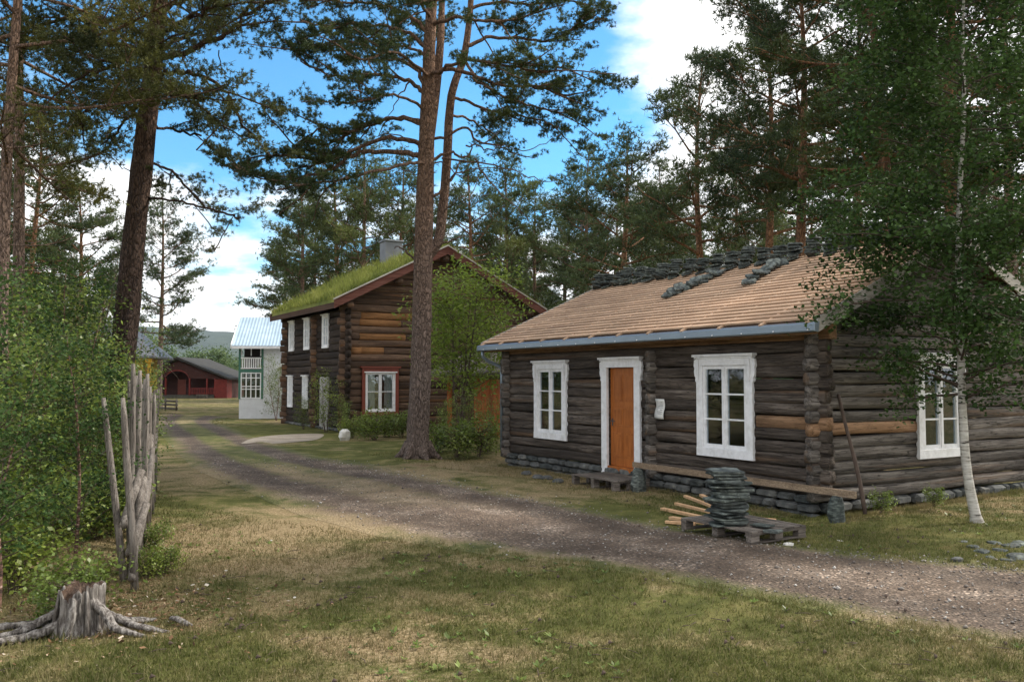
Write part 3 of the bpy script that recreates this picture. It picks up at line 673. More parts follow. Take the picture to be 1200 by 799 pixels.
# wall plate
mb = MB(); mb.box((-.075, -.3, 2.615), (.09, L1 + .3, 2.86)); mb.build('wall_plate', M['new_y'], h1, bevel=.01)
stones(h1, [(FR, 0, L1, -.2, .21, .13), (GA, .05, W1, -.06, .10, .14)])
def roof_slope(parent, W, L, E, ridge, ov, gov, th, mat, name='roof'):
    sl = (ridge - E) / (W / 2 + ov); mb = MB()
    poly = [(-ov, E), (W / 2, ridge), (W + ov, E), (W + ov, E - th), (W / 2, ridge - th), (-ov, E - th)]
    mb.prism(poly[::-1], lambda a, b, t: (a, t, b), -gov, L + gov)
    return mb.build(name, mat, parent)
rf = roof_slope(h1, W1, L1, E1 - .035, RIDGE1 - .035, OV, .45, .04, M['underlay'])
mb = MB(); nb = 22
rng = random.Random(4)
nrm = Vector((-SL1, 0, 1)).normalized(); dn = Vector((1, 0, SL1)).normalized()
for side in (0, 1):
    for i in range(nb):
        q = (i + .35) / nb; x = -OV + (W1 / 2 + OV) * q; z = E1 - .035 + SL1 * (x + OV)
        y = -.45
        while y < L1 + .45:
            y2 = min(L1 + .45, y + rng.uniform(2.2, 4.4)); wob = rng.uniform(-.006, .006)
            p = Vector((x + wob, 0, z)) + nrm * (.016 + .015); a = p + Vector((0, y + .003, 0)); b_ = p + Vector((0, y2 - .003, 0))
            if side: a.x = W1 - a.x; b_.x = W1 - b_.x
            mb.beam(a, b_, .078, .034, nrm if not side else Vector((SL1, 0, 1))); y = y2
o = mb.build('battens', M['batten'], rf)
mb = MB()
for k in range(12):
    y = -.35 + k * (L1 + .7) / 11
    for sx in (1, -1):
        a = Vector((-OV - .10, y, E1 - .018 - .10 * SL1)); b_ = Vector((W1 / 2, y, RIDGE1 - .018))
        if sx < 0: a.x = W1 - a.x
        mb.beam(a, b_, .05, .03)
mb.build('counter_battens', M['batten'], rf)
# gutter board of zinc along the eave, rafters, bargeboards, purlins
mb = MB()
gx = -OV - .012
gp_ = [(gx, E1 - .045), (gx - .075, E1 - .065), (gx - .115, E1 - .08), (gx - .12, E1 - .19), (gx - .10, E1 - .205), (gx - .02, E1 - .2), (gx, E1 - .075)]
mb.prism(gp_, lambda a, b, t: (a, t, b), -.52, L1 + .5)
gut = mb.build('gutter', M['metal'], h1, bevel=.008)
for k in range(16):
    y = -.4 + k * .66; MB().tube([(gx - .117, y, E1 - .17), (gx - .127, y, E1 - .17)], .012, 6).build('rivet', M['white'], gut)
mb = MB(); yb = L1 + .32
mb.tube([(gx - .05, yb, E1 - .2), (gx - .05, yb, E1 - .33), (gx + .1, yb, E1 - .45), (-.13, yb - .1, E1 - .6), (-.13, yb - .12, E1 - .75), (-.13, yb - .12, .25)], .04, 10)
mb.build('downpipe', M['metal'], h1, True)
mb = MB()
for k in range(15):
    y = -.05 + k * (L1 + .1) / 14
    a = Vector((-OV + .03, y, E1 - .14)); b_ = a + Vector((.9, 0, .9 * SL1)); mb.beam(a, b_, .06, .12)
mb.build('rafters', M['new_y'], h1)
mb = MB(); mb.box((-OV + .005, -.44, E1 - .23), (-OV + .028, L1 + .44, E1 - .09)); mb.build('fascia', M['new_y'], h1)
for sgn in (-1, 1):
    for yy in (-.475, L1 + .475):
        mb = MB(); a = (-OV - .02, E1 + .01); b_ = (W1 / 2, RIDGE1 + .02)
        poly = [(a[0], a[1] - .22), (b_[0], b_[1] - .22), (b_[0], b_[1]), (a[0], a[1])]
        if sgn > 0: poly = [(W1 - x, z) for x, z in poly][::-1]
        mb.prism(poly, lambda A, B, t: (A, t, B), yy - .014, yy + .014); mb.build('bargeboard', M['barge'], h1)
for x in (0, 1.5, W1 / 2, W1 - 1.5, W1):
    mb = MB(); z = min(E1 + SL1 * (x + OV), E1 + SL1 * (W1 - x + OV)) - .2
    mb.tube([(x, -.40, z), (x, L1 + .40, z)], .09, 10)
    mb.build('purlin', M['barge'], h1, True)
for w in wins1: window(h1, FR, *w, curtain=[(-.02, .5 if w[0] < 3 else .48), ] if w[0] > 3 else [(.72, 1.02)])
window(h1, GA, *gw, curtain=[(-.02, .28), (.75, 1.02)])
# door with its white casing
mb = MB(); a0, a1, zt = 4.18, 5.61 - .15 - .0, 2.45
a0, a1 = 4.18, 5.43
bx = lambda mb, A0, A1, B0, B1, Z0, Z1: mb.box(FR(A0, B0, Z0), FR(A1, B1, Z1))
bx(mb, a0, DR[0], .06, .125, .08, DR[3]); bx(mb, DR[1], a1, .06, .125, .08, DR[3]); bx(mb, a0, a1, .06, .13, DR[3] + .001, zt - .045); bx(mb, a0 - .06, a1 + .06, .06, .18, zt - .045, zt)
bx(mb, a0 - .03, a1 + .03, .06, .15, zt - .075, zt - .047)
for s_, A in ((-1, a0), (1, a1)):
    poly = [(0, 0), (.055, -.02), (.065, -.12), (.045, -.17), (.06, -.22), (.045, -.30), (.02, -.34), (.03, -.39), (0, -.42)]
    poly = [(A + s_ * x, zt - .078 + z) for x, z in poly]
    if s_ < 0: poly = poly[::-1]
    mb.prism(poly, lambda A_, Z_, t: FR(A_, t, Z_), .06, .122)
mb.build('door_frame', M['white'], h1, bevel=.004)
mb = MB(); bx(mb, DR[0] + .003, DR[1] - .003, -.03, .015, DR[2] + .04, DR[3] - .003)
bx(mb, DR[0] - .02, DR[1] + .02, -.05, .10, DR[2] - .06, DR[2] + .035)
for z0, z1 in ((.42, .92), (1.05, 1.42), (1.55, 2.10)):
    for (p, q) in ((DR[0] + .1, DR[0] + .42), (DR[1] - .42, DR[1] - .1)):
        bx(mb, p, q, .016, .024, z0, z1); bx(mb, p + .04, q - .04, .0245, .032, z0 + .04, z1 - .04)
dr = mb.build('door', M['door'], h1, bevel=.003)
mb = MB(); mb.tube([FR(DR[1] - .07, .015, 1.15), FR(DR[1] - .07, .06, 1.15)], .012, 8); mb.tube([FR(DR[1] - .07, .06, 1.15), FR(DR[1] - .19, .06, 1.15)], .01, 8)
mb.box(FR(DR[1] - .09, .0155, 1.05), FR(DR[1] - .05, .02, 1.2)); mb.build('handle', M['steel'], dr)
for hz_ in (.45, 1.2, 1.95):
    mb = MB(); mb.tube([FR(DR[0] + .012, .022, hz_), FR(DR[0] + .012, .022, hz_ + .10)], .011, 8); mb.build('hinge', M['steel'], dr)
# paper notice
mb = MB(); n = 8; vs = []
for i in range(n + 1):
    for j in (0, 1):
        a = 3.44 + (-.02 if i > 4 else 0) * 0 + .24 * j + .03 * (1 - i / n); vs.append(FR(a, .118 + .018 * math.sin(i * .9) + .01 * j, 1.25 + .38 * i / n))
mb.add(vs, [(2 * i, 2 * i + 1, 2 * i + 3, 2 * i + 2) for i in range(n)])
nt_ = mb.build('paper_notice', M['paper'], None, True, H1, RZ); props(nt_, 'creased white paper notice pinned to the dark log wall beside the door', 'notice')
so = nt_.modifiers.new('s', 'SOLIDIFY'); so.thickness = .004; so.offset = -1
mb = MB()
for i, z in enumerate((1.56, 1.52, 1.49, 1.46, 1.42, 1.385, 1.35)):
    w = (.10, .15, .13, .15, .07, .14, .12)[i]; bb = .118 + .018 * math.sin((z - 1.25) / .38 * 8 * .9) + .01
    mb.box(FR(3.50, bb, z), FR(3.50 + w, bb + .002, z + .010))
mb.build('print', M['ink'], nt_)

# --- two storey brown log house with turf roof
H2 = (-6.3, 32.7, 0); L2, W2 = 7.7, 8.0; E2, RID2, OV2 = 4.85, 7.2, .65; SL2 = (RID2 - E2) / (W2 / 2 + OV2)
h2 = thing('turf_roof_house', 'two storey dark brown log house with grass growing on its roof', 'house', H2, RZ)
rng = random.Random(2)
def clamp2(z): lo = (z + .14 - E2) / SL2 - OV2; return (lo, W2 - lo) if z > 4.6 else (-9, 99)
wl = [(6.45, 7.2, 3.25, 4.62), (4.22, 4.97, 3.25, 4.62), (1.76, 2.52, 3.25, 4.62), (6.6, 7.3, .76, 2.18), (4.4, 5.1, .76, 2.18)]
D2 = (1.68, 2.85, 0, 2.15)
h_ = lambda w: (w[0] + .07, w[1] - .07, w[2] + .07, w[3] - .07)
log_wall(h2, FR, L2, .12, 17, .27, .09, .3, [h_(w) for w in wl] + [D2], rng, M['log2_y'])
gw2 = (.6, 2.1, .62, 2.44)
spc = [(.55, 2.6, 16), (.6, 1.7, 14), (.5, 2.4, 13), (.55, 1.5, 11), (.1, .6, 11), (1.4, 2.9, 12), (.5, 2.2, 15), (3.3, 4.2, 17), (.3, 2.9, 9), (2.4, 3.1, 16)]
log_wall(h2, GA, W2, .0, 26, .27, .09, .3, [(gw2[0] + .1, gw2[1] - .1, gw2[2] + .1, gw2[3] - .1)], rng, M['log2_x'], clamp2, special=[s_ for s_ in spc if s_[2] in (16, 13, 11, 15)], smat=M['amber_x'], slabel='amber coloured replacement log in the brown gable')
log_wall(h2, lambda a, b, z: (W2 + b, a, z), L2, .12, 17, .27, .09, .3, [], rng, M['log2_y'])
log_wall(h2, lambda a, b, z: (a, L2 + b, z), W2, .0, 26, .27, .09, .3, [], rng, M['log2_x'], clamp2)
mb = MB()
for yy in (3.45,):
    for c in range(17): log(mb, lambda a, b, z: (a, yy + b, z), -.3 * rng.uniform(.8, 1.1), .4, .27 * (c + .5), .135, .09, rng)
mb.build('cross_wall', M['log2_x'], h2, True)
stones(h2, [(FR, 0, L2, -.12, .12, .14), (GA, .05, W2, -.2, .02, .14)])
for w in wl:
    window(h2, FR, *w, rows=3, th=.09, casing=.07, ornate=False, head=.09, curtain=[(-.05, .5)] if w[2] < 1 else None)
# red outer frame round the white window of the gable
mb = MB(); b0, b1 = .085, .15; bx = lambda mb, A0, A1, B0, B1, Z0, Z1: mb.box(GA(A0, B0, Z0), GA(A1, B1, Z1))
bx(mb, gw2[0], gw2[0] + .13, b0, b1, gw2[2], gw2[3]); bx(mb, gw2[1] - .13, gw2[1], b0, b1, gw2[2], gw2[3]); bx(mb, gw2[0] + .131, gw2[1] - .131, b0, b1, gw2[3] - .14, gw2[3]); bx(mb, gw2[0] + .131, gw2[1] - .131, b0, b1, gw2[2], gw2[2] + .13)
bx(mb, gw2[0] - .08, gw2[1] + .08, b0, b1 + .05, gw2[3] + .002, gw2[3] + .06)
mb.build('window_surround', M['redframe'], h2)
window(h2, GA, gw2[0] + .132, gw2[1] - .132, gw2[2] + .132, gw2[3] - .142, rows=2, th=.09, casing=.05, ornate=False, head=.06, curtain=[(-.02, .33), (.67, 1.02)])
mb = MB(); mb.box(FR(1.73, .06, 0), FR(2.80, .10, 2.1))
for k in range(6): mb.box(FR(1.75 + .175 * k, .101, .05), FR(1.75 + .175 * k + .16, .115, 2.05))
d2 = mb.build('door', M['greydoor'], h2); mb = MB(); mb.tube([FR(1.86, .115, 1.0), FR(1.86, .16, 1.0)], .03, 8); mb.build('handle', M['steel'], d2)
rf2 = roof_slope(h2, W2, L2, E2 + .02, RID2 + .02, OV2, .55, .22, M['underlay'])
mb = MB(); poly = [(-OV2 + .02, E2 + .03), (W2 / 2, RID2 + .03), (W2 + OV2 - .02, E2 + .03), (W2 + OV2 - .05, E2 + .17), (W2 / 2, RID2 + .2), (-OV2 + .05, E2 + .17)]
mb.prism(poly, lambda a, b, t: (a, t, b), -.45, L2 + .5); mb.build('turf', M['turf'], rf2)
rs = np.random.default_rng(11); n = 26000
y = rs.uniform(-.45, L2 + .5, n); x = rs.uniform(-OV2, W2 + OV2, n); z = np.minimum(E2 + SL2 * (x + OV2), E2 + SL2 * (W2 - x + OV2)) + .15
den_ = np.sin(x * 2.3 + y * 1.1) * .5 + np.sin(y * 2.9 - x) * .5
h = (.10 + .26 * rs.random(n) ** 1.5) * (1 + .45 * den_) + .12 * (rs.random(n) < .05); w = .012 + .012 * rs.random(n); az = rs.random(n) * 6.28
B = np.stack([x, y, z], 1); S = np.stack([np.cos(az), np.sin(az), 0 * az], 1) * w[:, None]; T = B + np.stack([rs.normal(0, .35, n) * h, rs.normal(0, .35, n) * h, h], 1)
tg = link('turf_grass', fastmesh('turf_grass', np.stack([B - S, B + S, T], 1).reshape(-1, 3), np.arange(3 * n).reshape(-1, 3), M['turf']), rf2); tg['kind'] = 'stuff'
for sgn in (-1, 1):
    for yy, nm in ((-.57, 0), (L2 + .57, 1)):
        mb = MB(); a = (-OV2 - .04, E2 + .10); b_ = (W2 / 2, RID2 + .12); poly = [(a[0], a[1] - .32), (b_[0], b_[1] - .32), (b_[0], b_[1]), (a[0], a[1])]
        poly2 = [(a[0] - .02, a[1]), (b_[0], b_[1]), (b_[0], b_[1] + .05), (a[0] - .02, a[1] + .05)]
        if sgn > 0: poly = [(W2 - x_, z_) for x_, z_ in poly][::-1]; poly2 = [(W2 - x_, z_) for x_, z_ in poly2][::-1]
        mb.prism(poly, lambda A, B_, t: (A, t, B_), yy - .02, yy + .02); bb_ = mb.build('bargeboard', M['redbarge'], h2)
        mb = MB(); mb.prism(poly2, lambda A, B_, t: (A, t, B_), yy - .05, yy + .05); mb.build('bark_edging', M['barge'], bb_)
mb = MB(); mb.box((W2 / 2 - .42, 4.9, RID2 - .2), (W2 / 2 + .42, 5.6, 8.25)); mb.box((W2 / 2 - .47, 4.85, 8.251), (W2 / 2 + .47, 5.65, 8.33)); mb.build('chimney', M['greyroof'], rf2, bevel=.02)
for x_ in (0, 2, 4, 6, 8):
    z_ = min(E2 + SL2 * (x_ + OV2), E2 + SL2 * (W2 - x_ + OV2)) - .36
    mb = MB(); mb.tube([(x_, -.5, z_), (x_, .3, z_)], .12, 10); mb.build('purlin', M['log2_x'], h2, True)

# --- lean-to with orange boards between the two log houses
sh = thing('lean_to_shed', 'open wooden lean-to with orange board wall between the two log houses', 'shed', (0, 0, 0), 0)
A = D(556, 445, 31.5); B_ = D(598, 445, 29.5)
mb = MB(); ax = A.xy; bxx = B_.xy; nbd = 9
for k in range(nbd):
    p = ax.lerp(bxx, (k + .04) / nbd); q = ax.lerp(bxx, (k + .96) / nbd); o_ = .01 * (k % 2); d_ = (q - p).normalized(); nn_ = Vector((d_.y, -d_.x)) * (.02 + o_)
    mb.add([(p.x, p.y, 0), (q.x, q.y, 0), (q.x + nn_.x, q.y + nn_.y, 0), (p.x + nn_.x, p.y + nn_.y, 0), (p.x, p.y, 2.0), (q.x, q.y, 2.0), (q.x + nn_.x, q.y + nn_.y, 2.0), (p.x + nn_.x, p.y + nn_.y, 2.0)],
           [(0, 1, 2, 3), (7, 6, 5, 4), (0, 4, 5, 1), (1, 5, 6, 2), (2, 6, 7, 3), (3, 7, 4, 0)])
mb.build('board_wall', M['orange_board'], sh)
for px in (527, 560):
    p = D(px, 445, 31.6); mb = MB(); mb.box((p.x - .09, p.y - .09, 0), (p.x + .09, p.y + .09, 2.1)); mb.build('post', M['orange_board'], sh, bevel=.01)
mb = MB(); p = D(500, 445, 31.4); q = D(600, 445, 29.3)
mb.add([(p.x, p.y, 2.12), (q.x, q.y, 2.12), (q.x + 1.2, q.y + 2.6, 2.9), (p.x + 1.2, p.y + 2.6, 2.9), (p.x, p.y, 2.24), (q.x, q.y, 2.24), (q.x + 1.2, q.y + 2.6, 3.02), (p.x + 1.2, p.y + 2.6, 3.02)],
       [(0, 3, 2, 1), (4, 5, 6, 7), (0, 1, 5, 4), (1, 2, 6, 5), (2, 3, 7, 6), (3, 0, 4, 7)])
mb.build('roof', M['grey_wood_x'], sh)
mb = MB(); mb.add([(p.x + 1.2, p.y + 2.6, 0), (q.x + 1.2, q.y + 2.6, 0), (q.x + 1.2, q.y + 2.6, 2.9), (p.x + 1.2, p.y + 2.6, 2.9)], [(0, 1, 2, 3)])
bw = mb.build('back_wall', M['log2_x'], sh); so = bw.modifiers.new('s', 'SOLIDIFY'); so.thickness = .1

# --- white house with the blue metal roof
RW = R(9.6); E_ = D(280, 445, 43.9); h3 = thing('white_house', 'white boarded house with light blue corrugated metal roof and green trimmed veranda', 'house', (E_.x, E_.y, 0), RW)
mb = MB(); Wd, Dp = 6.0, 5.2
mb.box((1.16, 0, 0), (Wd, Dp, 3.75)); mb.box((.02, 0, 0), (1.155, Dp, 1.02)); 
mb.add([(.02, Dp / 2 * 1, 0)] * 0, [])
mb.build('wall', M['whitewall'], h3)
mb = MB(); mb.box((.2, .35, 1.0), (1.15, Dp - .2, 3.7)); mb.build('veranda_shade_block', M['dark'], h3)  # solid dark block put in for the shade inside the veranda
mb = MB()
for x_ in (-.02, 1.1): mb.box((x_, -.03, 1.0), (x_ + .1, .07, 3.75))
mb.box((.08, -.025, 2.36), (1.1, .07, 2.5)); mb.box((.08, -.025, 3.58), (1.1, .07, 3.75)); mb.box((-.02, .1, 1.0), (.08, 5.1, 1.1)); mb.box((-.02, 5.1, 1), (.08, 5.2, 3.75)); mb.box((-.02, .08, 2.36), (.06, 5.1, 2.5))
mb.build('veranda_frame', M['green'], h3)
mb = MB(); mb.box((.08, -.02, 2.54), (1.1, .02, 2.6)); mb.box((.08, -.02, 3.05), (1.1, .03, 3.12))
for k in range(9): mb.box((.13 + k * .11, -.01, 2.6), (.13 + k * .11 + .06, .01, 3.05))
mb.build('railing', M['white'], h3)
mb = MB()
for x_ in (.085, .33, .565, .81, 1.04): mb.box((x_, -.015, 1.03), (x_ + .05, .035, 2.35))
for z_ in (1.03, 1.48, 1.62, 2.05, 2.3): mb.box((.085, -.02, z_), (1.09, .03, z_ + .045))
wdw = mb.build('window', M['white'], h3); mb = MB(); mb.box((.1, .04, 1.05), (1.08, .045, 2.32)); mb.build('pane', M['glass'], wdw)
mb = MB()
for x_ in (.085, .565, 1.04): mb.box((x_, -.015, 3.2), (x_ + .04, .035, 3.57))
mb.build('window', M['white'], h3)
mb = MB(); poly = [(-.45, 3.72), (Dp / 2, 5.35), (Dp + .45, 3.72), (Dp + .45, 3.62), (Dp / 2, 5.25), (-.45, 3.62)]
mb.prism(poly, lambda a, b, t: (t, a, b), -.32, Wd + .4); r3 = mb.build('roof', M['bluemetal'], h3)
for sgn in (0, 1):
    mb = MB(); poly = [(-.5, 3.56), (Dp / 2, 5.19), (Dp / 2, 5.40), (-.5, 3.77)]
    if sgn: poly = [(Dp - a, b) for a, b in poly][::-1]
    mb.prism(poly, lambda a, b, t: (t, a, b), -.36, -.322); mb.build('bargeboard', M['white'], h3)
mb = MB(); mb.box((-.3, -.49, 3.55), (Wd + .4, -.452, 3.68)); mb.build('fascia', M['white'], h3)
mb = MB(); mb.prism([(0.02, 3.7), (Dp - .02, 3.7), (Dp / 2, 5.1)], lambda a, b, t: (t, a, b), .03, .08); mb.prism([(0.02, 3.7), (Dp - .02, 3.7), (Dp / 2, 5.1)], lambda a, b, t: (t, a, b), Wd - .08, Wd); mb.build('gable', M['whitewall'], h3)
mb = MB(); mb.prism([(1.95, 2.55), (3.6, 3.2), (3.6, 3.3), (1.9, 2.66)], lambda a, b, t: (a, t, b), -1.0, -.02); mb.build('porch_roof', M['white'], h3)

# --- red veranda house far away
P = D(209, 445, 92); S = 92 / FPX
h4 = thing('red_house', 'low dark red house with arched veranda beyond the end of the track', 'house', (P.x, P.y, 0), 0)
mb = MB(); poly = [(-4.6, 2.45), (0, 4.4), (5.6, 2.15), (5.6, 1.95), (0, 4.15), (-4.6, 2.22)]
mb.prism(poly[::-1], lambda a, b, t: (a, t, b), -.6, 9); mb.build('roof', M['dark_shingle'], h4)
mb = MB(); mb.box((-4.2, 2.0, 0), (4.2, 8.8, 2.2)); mb.box((3.9, -.05, 0), (5.2, 8.8, 2.0)); mb.prism([(-4.2, 2.2), (4.2, 2.2), (0, 3.95)], lambda a, b, t: (a, t, b), 2, 2.2); mb.build('wall', M['darkred'], h4)
mb = MB(); mb.box((3.87, -.08, 0), (5.22, 1.5, 2.02)); mb.build('side_wall', M['red'], h4)
mb = MB(); # gable board with arch
arc = [(.9 - 1.25 * math.cos(t) - 1.0, 1.95 + .95 * math.sin(t)) for t in np.linspace(0, math.pi, 12)]
mb.prism([(-4.3, 2.1), (-1.35, 2.1)] + [(a, b) for a, b in arc] + [(1.15, 2.1), (5.0, 2.0), (0, 3.98)], lambda a, b, t: (a, t, b), -.06, .02); mb.build('gable_panel', M['darkred'], h4)
mb = MB(); mb.prism(arc + [(a * 1.0, b + .12) for a, b in arc][::-1], lambda a, b, t: (a, t, b), -.12, -.062); mb.build('arch', M['red'], h4)
for x_ in (-4.1, -2.6, -1.4, 1.15, 3.0, 3.85):
    mb = MB(); mb.box((x_, -.1, .3), (x_ + .16, .06, 2.12)); mb.build('post', M['red'], h4)
mb = MB(); mb.box((-4.3, -.3, 0), (3.9, 2, .32)); mb.build('veranda_floor', M['darkroof'], h4)
for (a, b_) in ((1.3, 3.0), (3.16, 3.85), (-4.0, -2.6)):
    mb = MB(); mb.box((a, -.04, 1.0), (b_, .02, 1.08)); mb.box((a, -.04, .45), (b_, .02, .52)); k = a + .05
    while k < b_ - .08: mb.box((k, -.03, .51), (k + .08, .01, 1.01)); k += .18
    mb.build('railing', M['red'], h4)
mb = MB(); mb.box((-.8, 1.9, .35), (.1, 1.99, 2.0)); mb.build('door', M['redframe'], h4)
mb = MB(); mb.box((3.2, -1.9, .35), (4.4, -1.5, .42)); mb.box((3.25, -1.85, 0), (3.35, -1.55, .35)); mb.box((4.25, -1.85, 0), (4.35, -1.55, .35)); tb = mb.build('bench', M['grey_wood_x'], None, False, (P.x - .6, P.y, 0)); props(tb, 'small grey wooden bench on the grass before the red veranda house', 'bench')
# --- red barn
P = D(264, 445, 118); h5 = thing('red_barn', 'small bright red barn with pale metal roof beyond the veranda house', 'barn', (P.x, P.y, 0), R(4))
mb = MB(); mb.box((0, 0, 0), (7, 6, 1.75)); mb.prism([(0.01, 1.75), (5.99, 1.75), (3, 3)], lambda a, b, t: (t, a, b), .01, 6.99); mb.build('wall', M['red'], h5)
mb = MB(); mb.prism([(-.3, 1.65), (3, 3.1), (6.3, 1.65), (6.3, 1.55), (3, 3), (-.3, 1.55)], lambda a, b, t: (t, a, b), -.3, 7.3); mb.build('roof', M['bluemetal'], h5)
mb = MB(); mb.box((-.02, -.04, 0), (.12, 0.1, 1.6)); mb.build('corner_board', M['white'], h5)
# --- yellow house behind the shrubs
P = D(121, 445, 48); h6 = thing('yellow_house', 'yellow wooden house with grey hipped roof and white finial, half hidden behind the leaning pine', 'house', (P.x, P.y, 0), R(12))
mb = MB(); mb.box((-1.6, .3, 0), (2.0, 4.5, 3.2)); mb.build('wall', M['yellow'], h6)
mb = MB(); mb.add([(-2.2, -.3, 3.2), (2.8, -.3, 3.2), (2.8, 5.2, 3.2), (-2.2, 5.2, 3.2), (-.3, 1.9, 5.3), (.7, 1.9, 5.3), (.7, 2.8, 5.3), (-.3, 2.8, 5.3), (-2.2, -.3, 3.32), (2.8, -.3, 3.32), (2.8, 5.2, 3.32), (-2.2, 5.2, 3.32)],
       [(3, 2, 1, 0), (0, 1, 9, 8), (1, 2, 10, 9), (2, 3, 11, 10), (3, 0, 8, 11), (8, 9, 5, 4), (9, 10, 6, 5), (10, 11, 7, 6), (11, 8, 4, 7), (4, 5, 6, 7)]); mb.build('roof', M['greyroof'], h6)
mb = MB(); mb.tube([(-.25, 2.2, 5.25), (-.25, 2.2, 5.5), (-.25, 2.2, 5.6), (-.25, 2.2, 5.75), (-.25, 2.2, 5.95)], [.28, .24, .26, .12, .02], 8); mb.build('finial', M['whitewall'], h6, True)
for x_ in (-1.9, 2.3):
    mb = MB(); mb.box((x_, -.05, 0), (x_ + .16, .11, 3.0)); mb.box((x_ - .1, -.15, 2.95), (x_ + .26, .21, 3.18)); mb.build('post', M['yellow'], h6)
for x_ in (-1.2, .6):
    mb = MB(); mb.box((x_, .22, 1.2), (x_ + .9, .3, 2.5)); w_ = mb.build('window', M['white'], h6); mb = MB(); mb.box((x_ + .1, .2, 1.3), (x_ + .8, .218, 2.4)); mb.build('pane', M['glass'], w_)
mb = MB(); p = D(146, 205, 55); mb.tube([(p.x, p.y, 0), (p.x, p.y, 8), (p.x, p.y, p.z)], [.05, .04, .02], 6); props(mb.build('flagpole', M['white'], None, True), 'thin white flagpole rising behind the leaning pine', 'flagpole')

# ------------------------------------------------------------------ slates
slate_me = []
rng = random.Random(12)
for k in range(10):
    mb = MB(); n = 14; r0 = []; tw = rng.uniform(0, .8)
    for i in range(n):
        t = 2 * math.pi * i / n + rng.uniform(-.15, .15); c_, s_ = math.cos(t - tw), math.sin(t - tw); q = .235 / max(abs(c_), abs(s_)) ** .95 * rng.uniform(.84, 1.06); r0.append((math.cos(t) * q, math.sin(t) * q * .88))
    h = .015; ch = rng.uniform(.9, .99)
    for s_, z in ((rng.uniform(.93, 1.), -h), (1.0, -h * .2), (ch, h)): mb.v += [(x * s_ * rng.uniform(.96, 1.02), y * s_ * rng.uniform(.96, 1.02), z + (rng.uniform(-.002, .002))) for x, y in r0]
    mb.f += [tuple(range(n))[::-1], tuple(range(2 * n, 3 * n))] + [(j * n + i, j * n + (i + 1) % n, (j + 1) * n + (i + 1) % n, (j + 1) * n + i) for j in range(2) for i in range(n)]
    slate_me.append(mb.mesh('roof_slate', M['slate']))
def slate(loc, rot, sc_, label, group):
    o = bpy.data.objects.new('roof_slate', rng.choice(slate_me)); COL.objects.link(o); o.location = loc; o.rotation_euler = rot; o.scale = sc_
    return props(o, label, 'slate', group)
Mh = Matrix.Translation(H1) @ Matrix.Rotation(RZ, 4, 'Z')
rng = random.Random(21)
y = 9.55; n_p = 0
while y > -.35:
    cnt = rng.choice((6, 7, 8, 6)); x0 = W1 / 2 - rng.uniform(.20, .30); zb = RIDGE1 - .035 + SL1 * (x0 - W1 / 2) + .05
    for i in range(cnt):
        lz = zb + .035 + .056 * i; p = Mh @ Vector((x0 + .02 * i + rng.uniform(-.035, .035), y + rng.uniform(-.025, .025), lz + .01))
        slate(p, (rng.uniform(-.08, .08), -math.atan(SL1) * max(0, 1 - i / 4) + rng.uniform(-.07, .07), RZ + rng.choice((0, math.pi)) + rng.uniform(-.25, .25)), (.66 * rng.uniform(.82, 1.1), .64 * rng.uniform(.85, 1.1), 1.45), 'dark slate in the row of small piles along the ridge of the battened roof', 'slates piled along the roof ridge')
    y -= rng.uniform(.41, .49)
def roofhit(px, py):
    d = ray(px, py); o0 = Vector((0, 0, CAMH)); Mi = Mh.inverted(); lo = Mi @ o0; ld = Mi.to_3x3() @ d
    # z = E1 + SL1*(x+OV)
    t = (E1 + SL1 * (lo.x + OV) - lo.z) / (ld.z - SL1 * ld.x); return lo + ld * t
for (p0, p1, n, lab) in (((784, 349), (842, 324), 10, 'left'), ((876, 334), (914, 312), 7, 'right')):
    a = roofhit(*p0); b_ = roofhit(*p1)
    for i in range(n):
        q = i / (n - 1); c_ = a.lerp(b_, q); p = Mh @ (c_ + Vector((0, rng.uniform(-.04, .04), .075 + .03 * (i % 3))))
        slate(p, (rng.uniform(-.15, .15) + .22, -math.atan(SL1) + rng.uniform(-.15, .15) , RZ + rng.uniform(-.8, .8)), (rng.uniform(.55, .8), rng.uniform(.55, .75), 1.5),
              'dark slate in the %s of the two slanting rows lying on the pale battens' % lab, 'slates in the %s row on the roof' % lab)

# ------------------------------------------------------------------ pallets, slate stack, planks
def pallet(label, loc, rz, lx, ly, h, group=None):
    t = thing('wooden_pallet', label, 'pallet', loc, rz, group); rng = random.Random(int(loc[0] * 100)); mb = MB(); x = 0
    while x < lx - .05:
        w = rng.uniform(.09, .125); mb.box((x, rng.uniform(-.01, .01), h - .022), (min(lx, x + w), ly + rng.uniform(-.01, .01), h + rng.uniform(-.002, .002))); x += w + rng.uniform(.012, .03)
    mb.build('deck', M['grey_wood_x'], t, bevel=.003)
    mb = MB()
    for y_ in (0.0, ly / 2 - .05, ly - .1): mb.box((0, y_, h - .048), (lx, y_ + .1, h - .0225))
    mb.build('stringer', M['grey_wood_x'], t)
    for y_ in (0.0, ly / 2 - .05, ly - .1):
        mb = MB()
        for x_ in (0, lx / 2 - .07, lx - .14): mb.box((x_ + .003, y_ + .003, .0225), (x_ + .137, y_ + .097, h - .0485))
        mb.box((0, y_, 0), (lx, y_ + .1, .022)); mb.build('skid', M['grey_wood_x'], t, bevel=.003)
    return t
c0 = G(881, 641); pallet('grey wooden pallet on the grass carrying the tall stack of slates', (c0.x, c0.y, gh(c0.x, c0.y) + .012), RZ, .95, 1.25, .15)
def hp(x, y, z=0.): return Mh @ Vector((x, y, z))
p = hp(-1.0, 3.85); pallet('grey wooden pallet used as a doorstep below the orange door', (p.x, p.y, -.1), RZ, .85, 1.4, .21)
q = D(852, 500, 10.98)
rng = random.Random(31); z = c0.z + .012 + .15 + .02
ns = 18
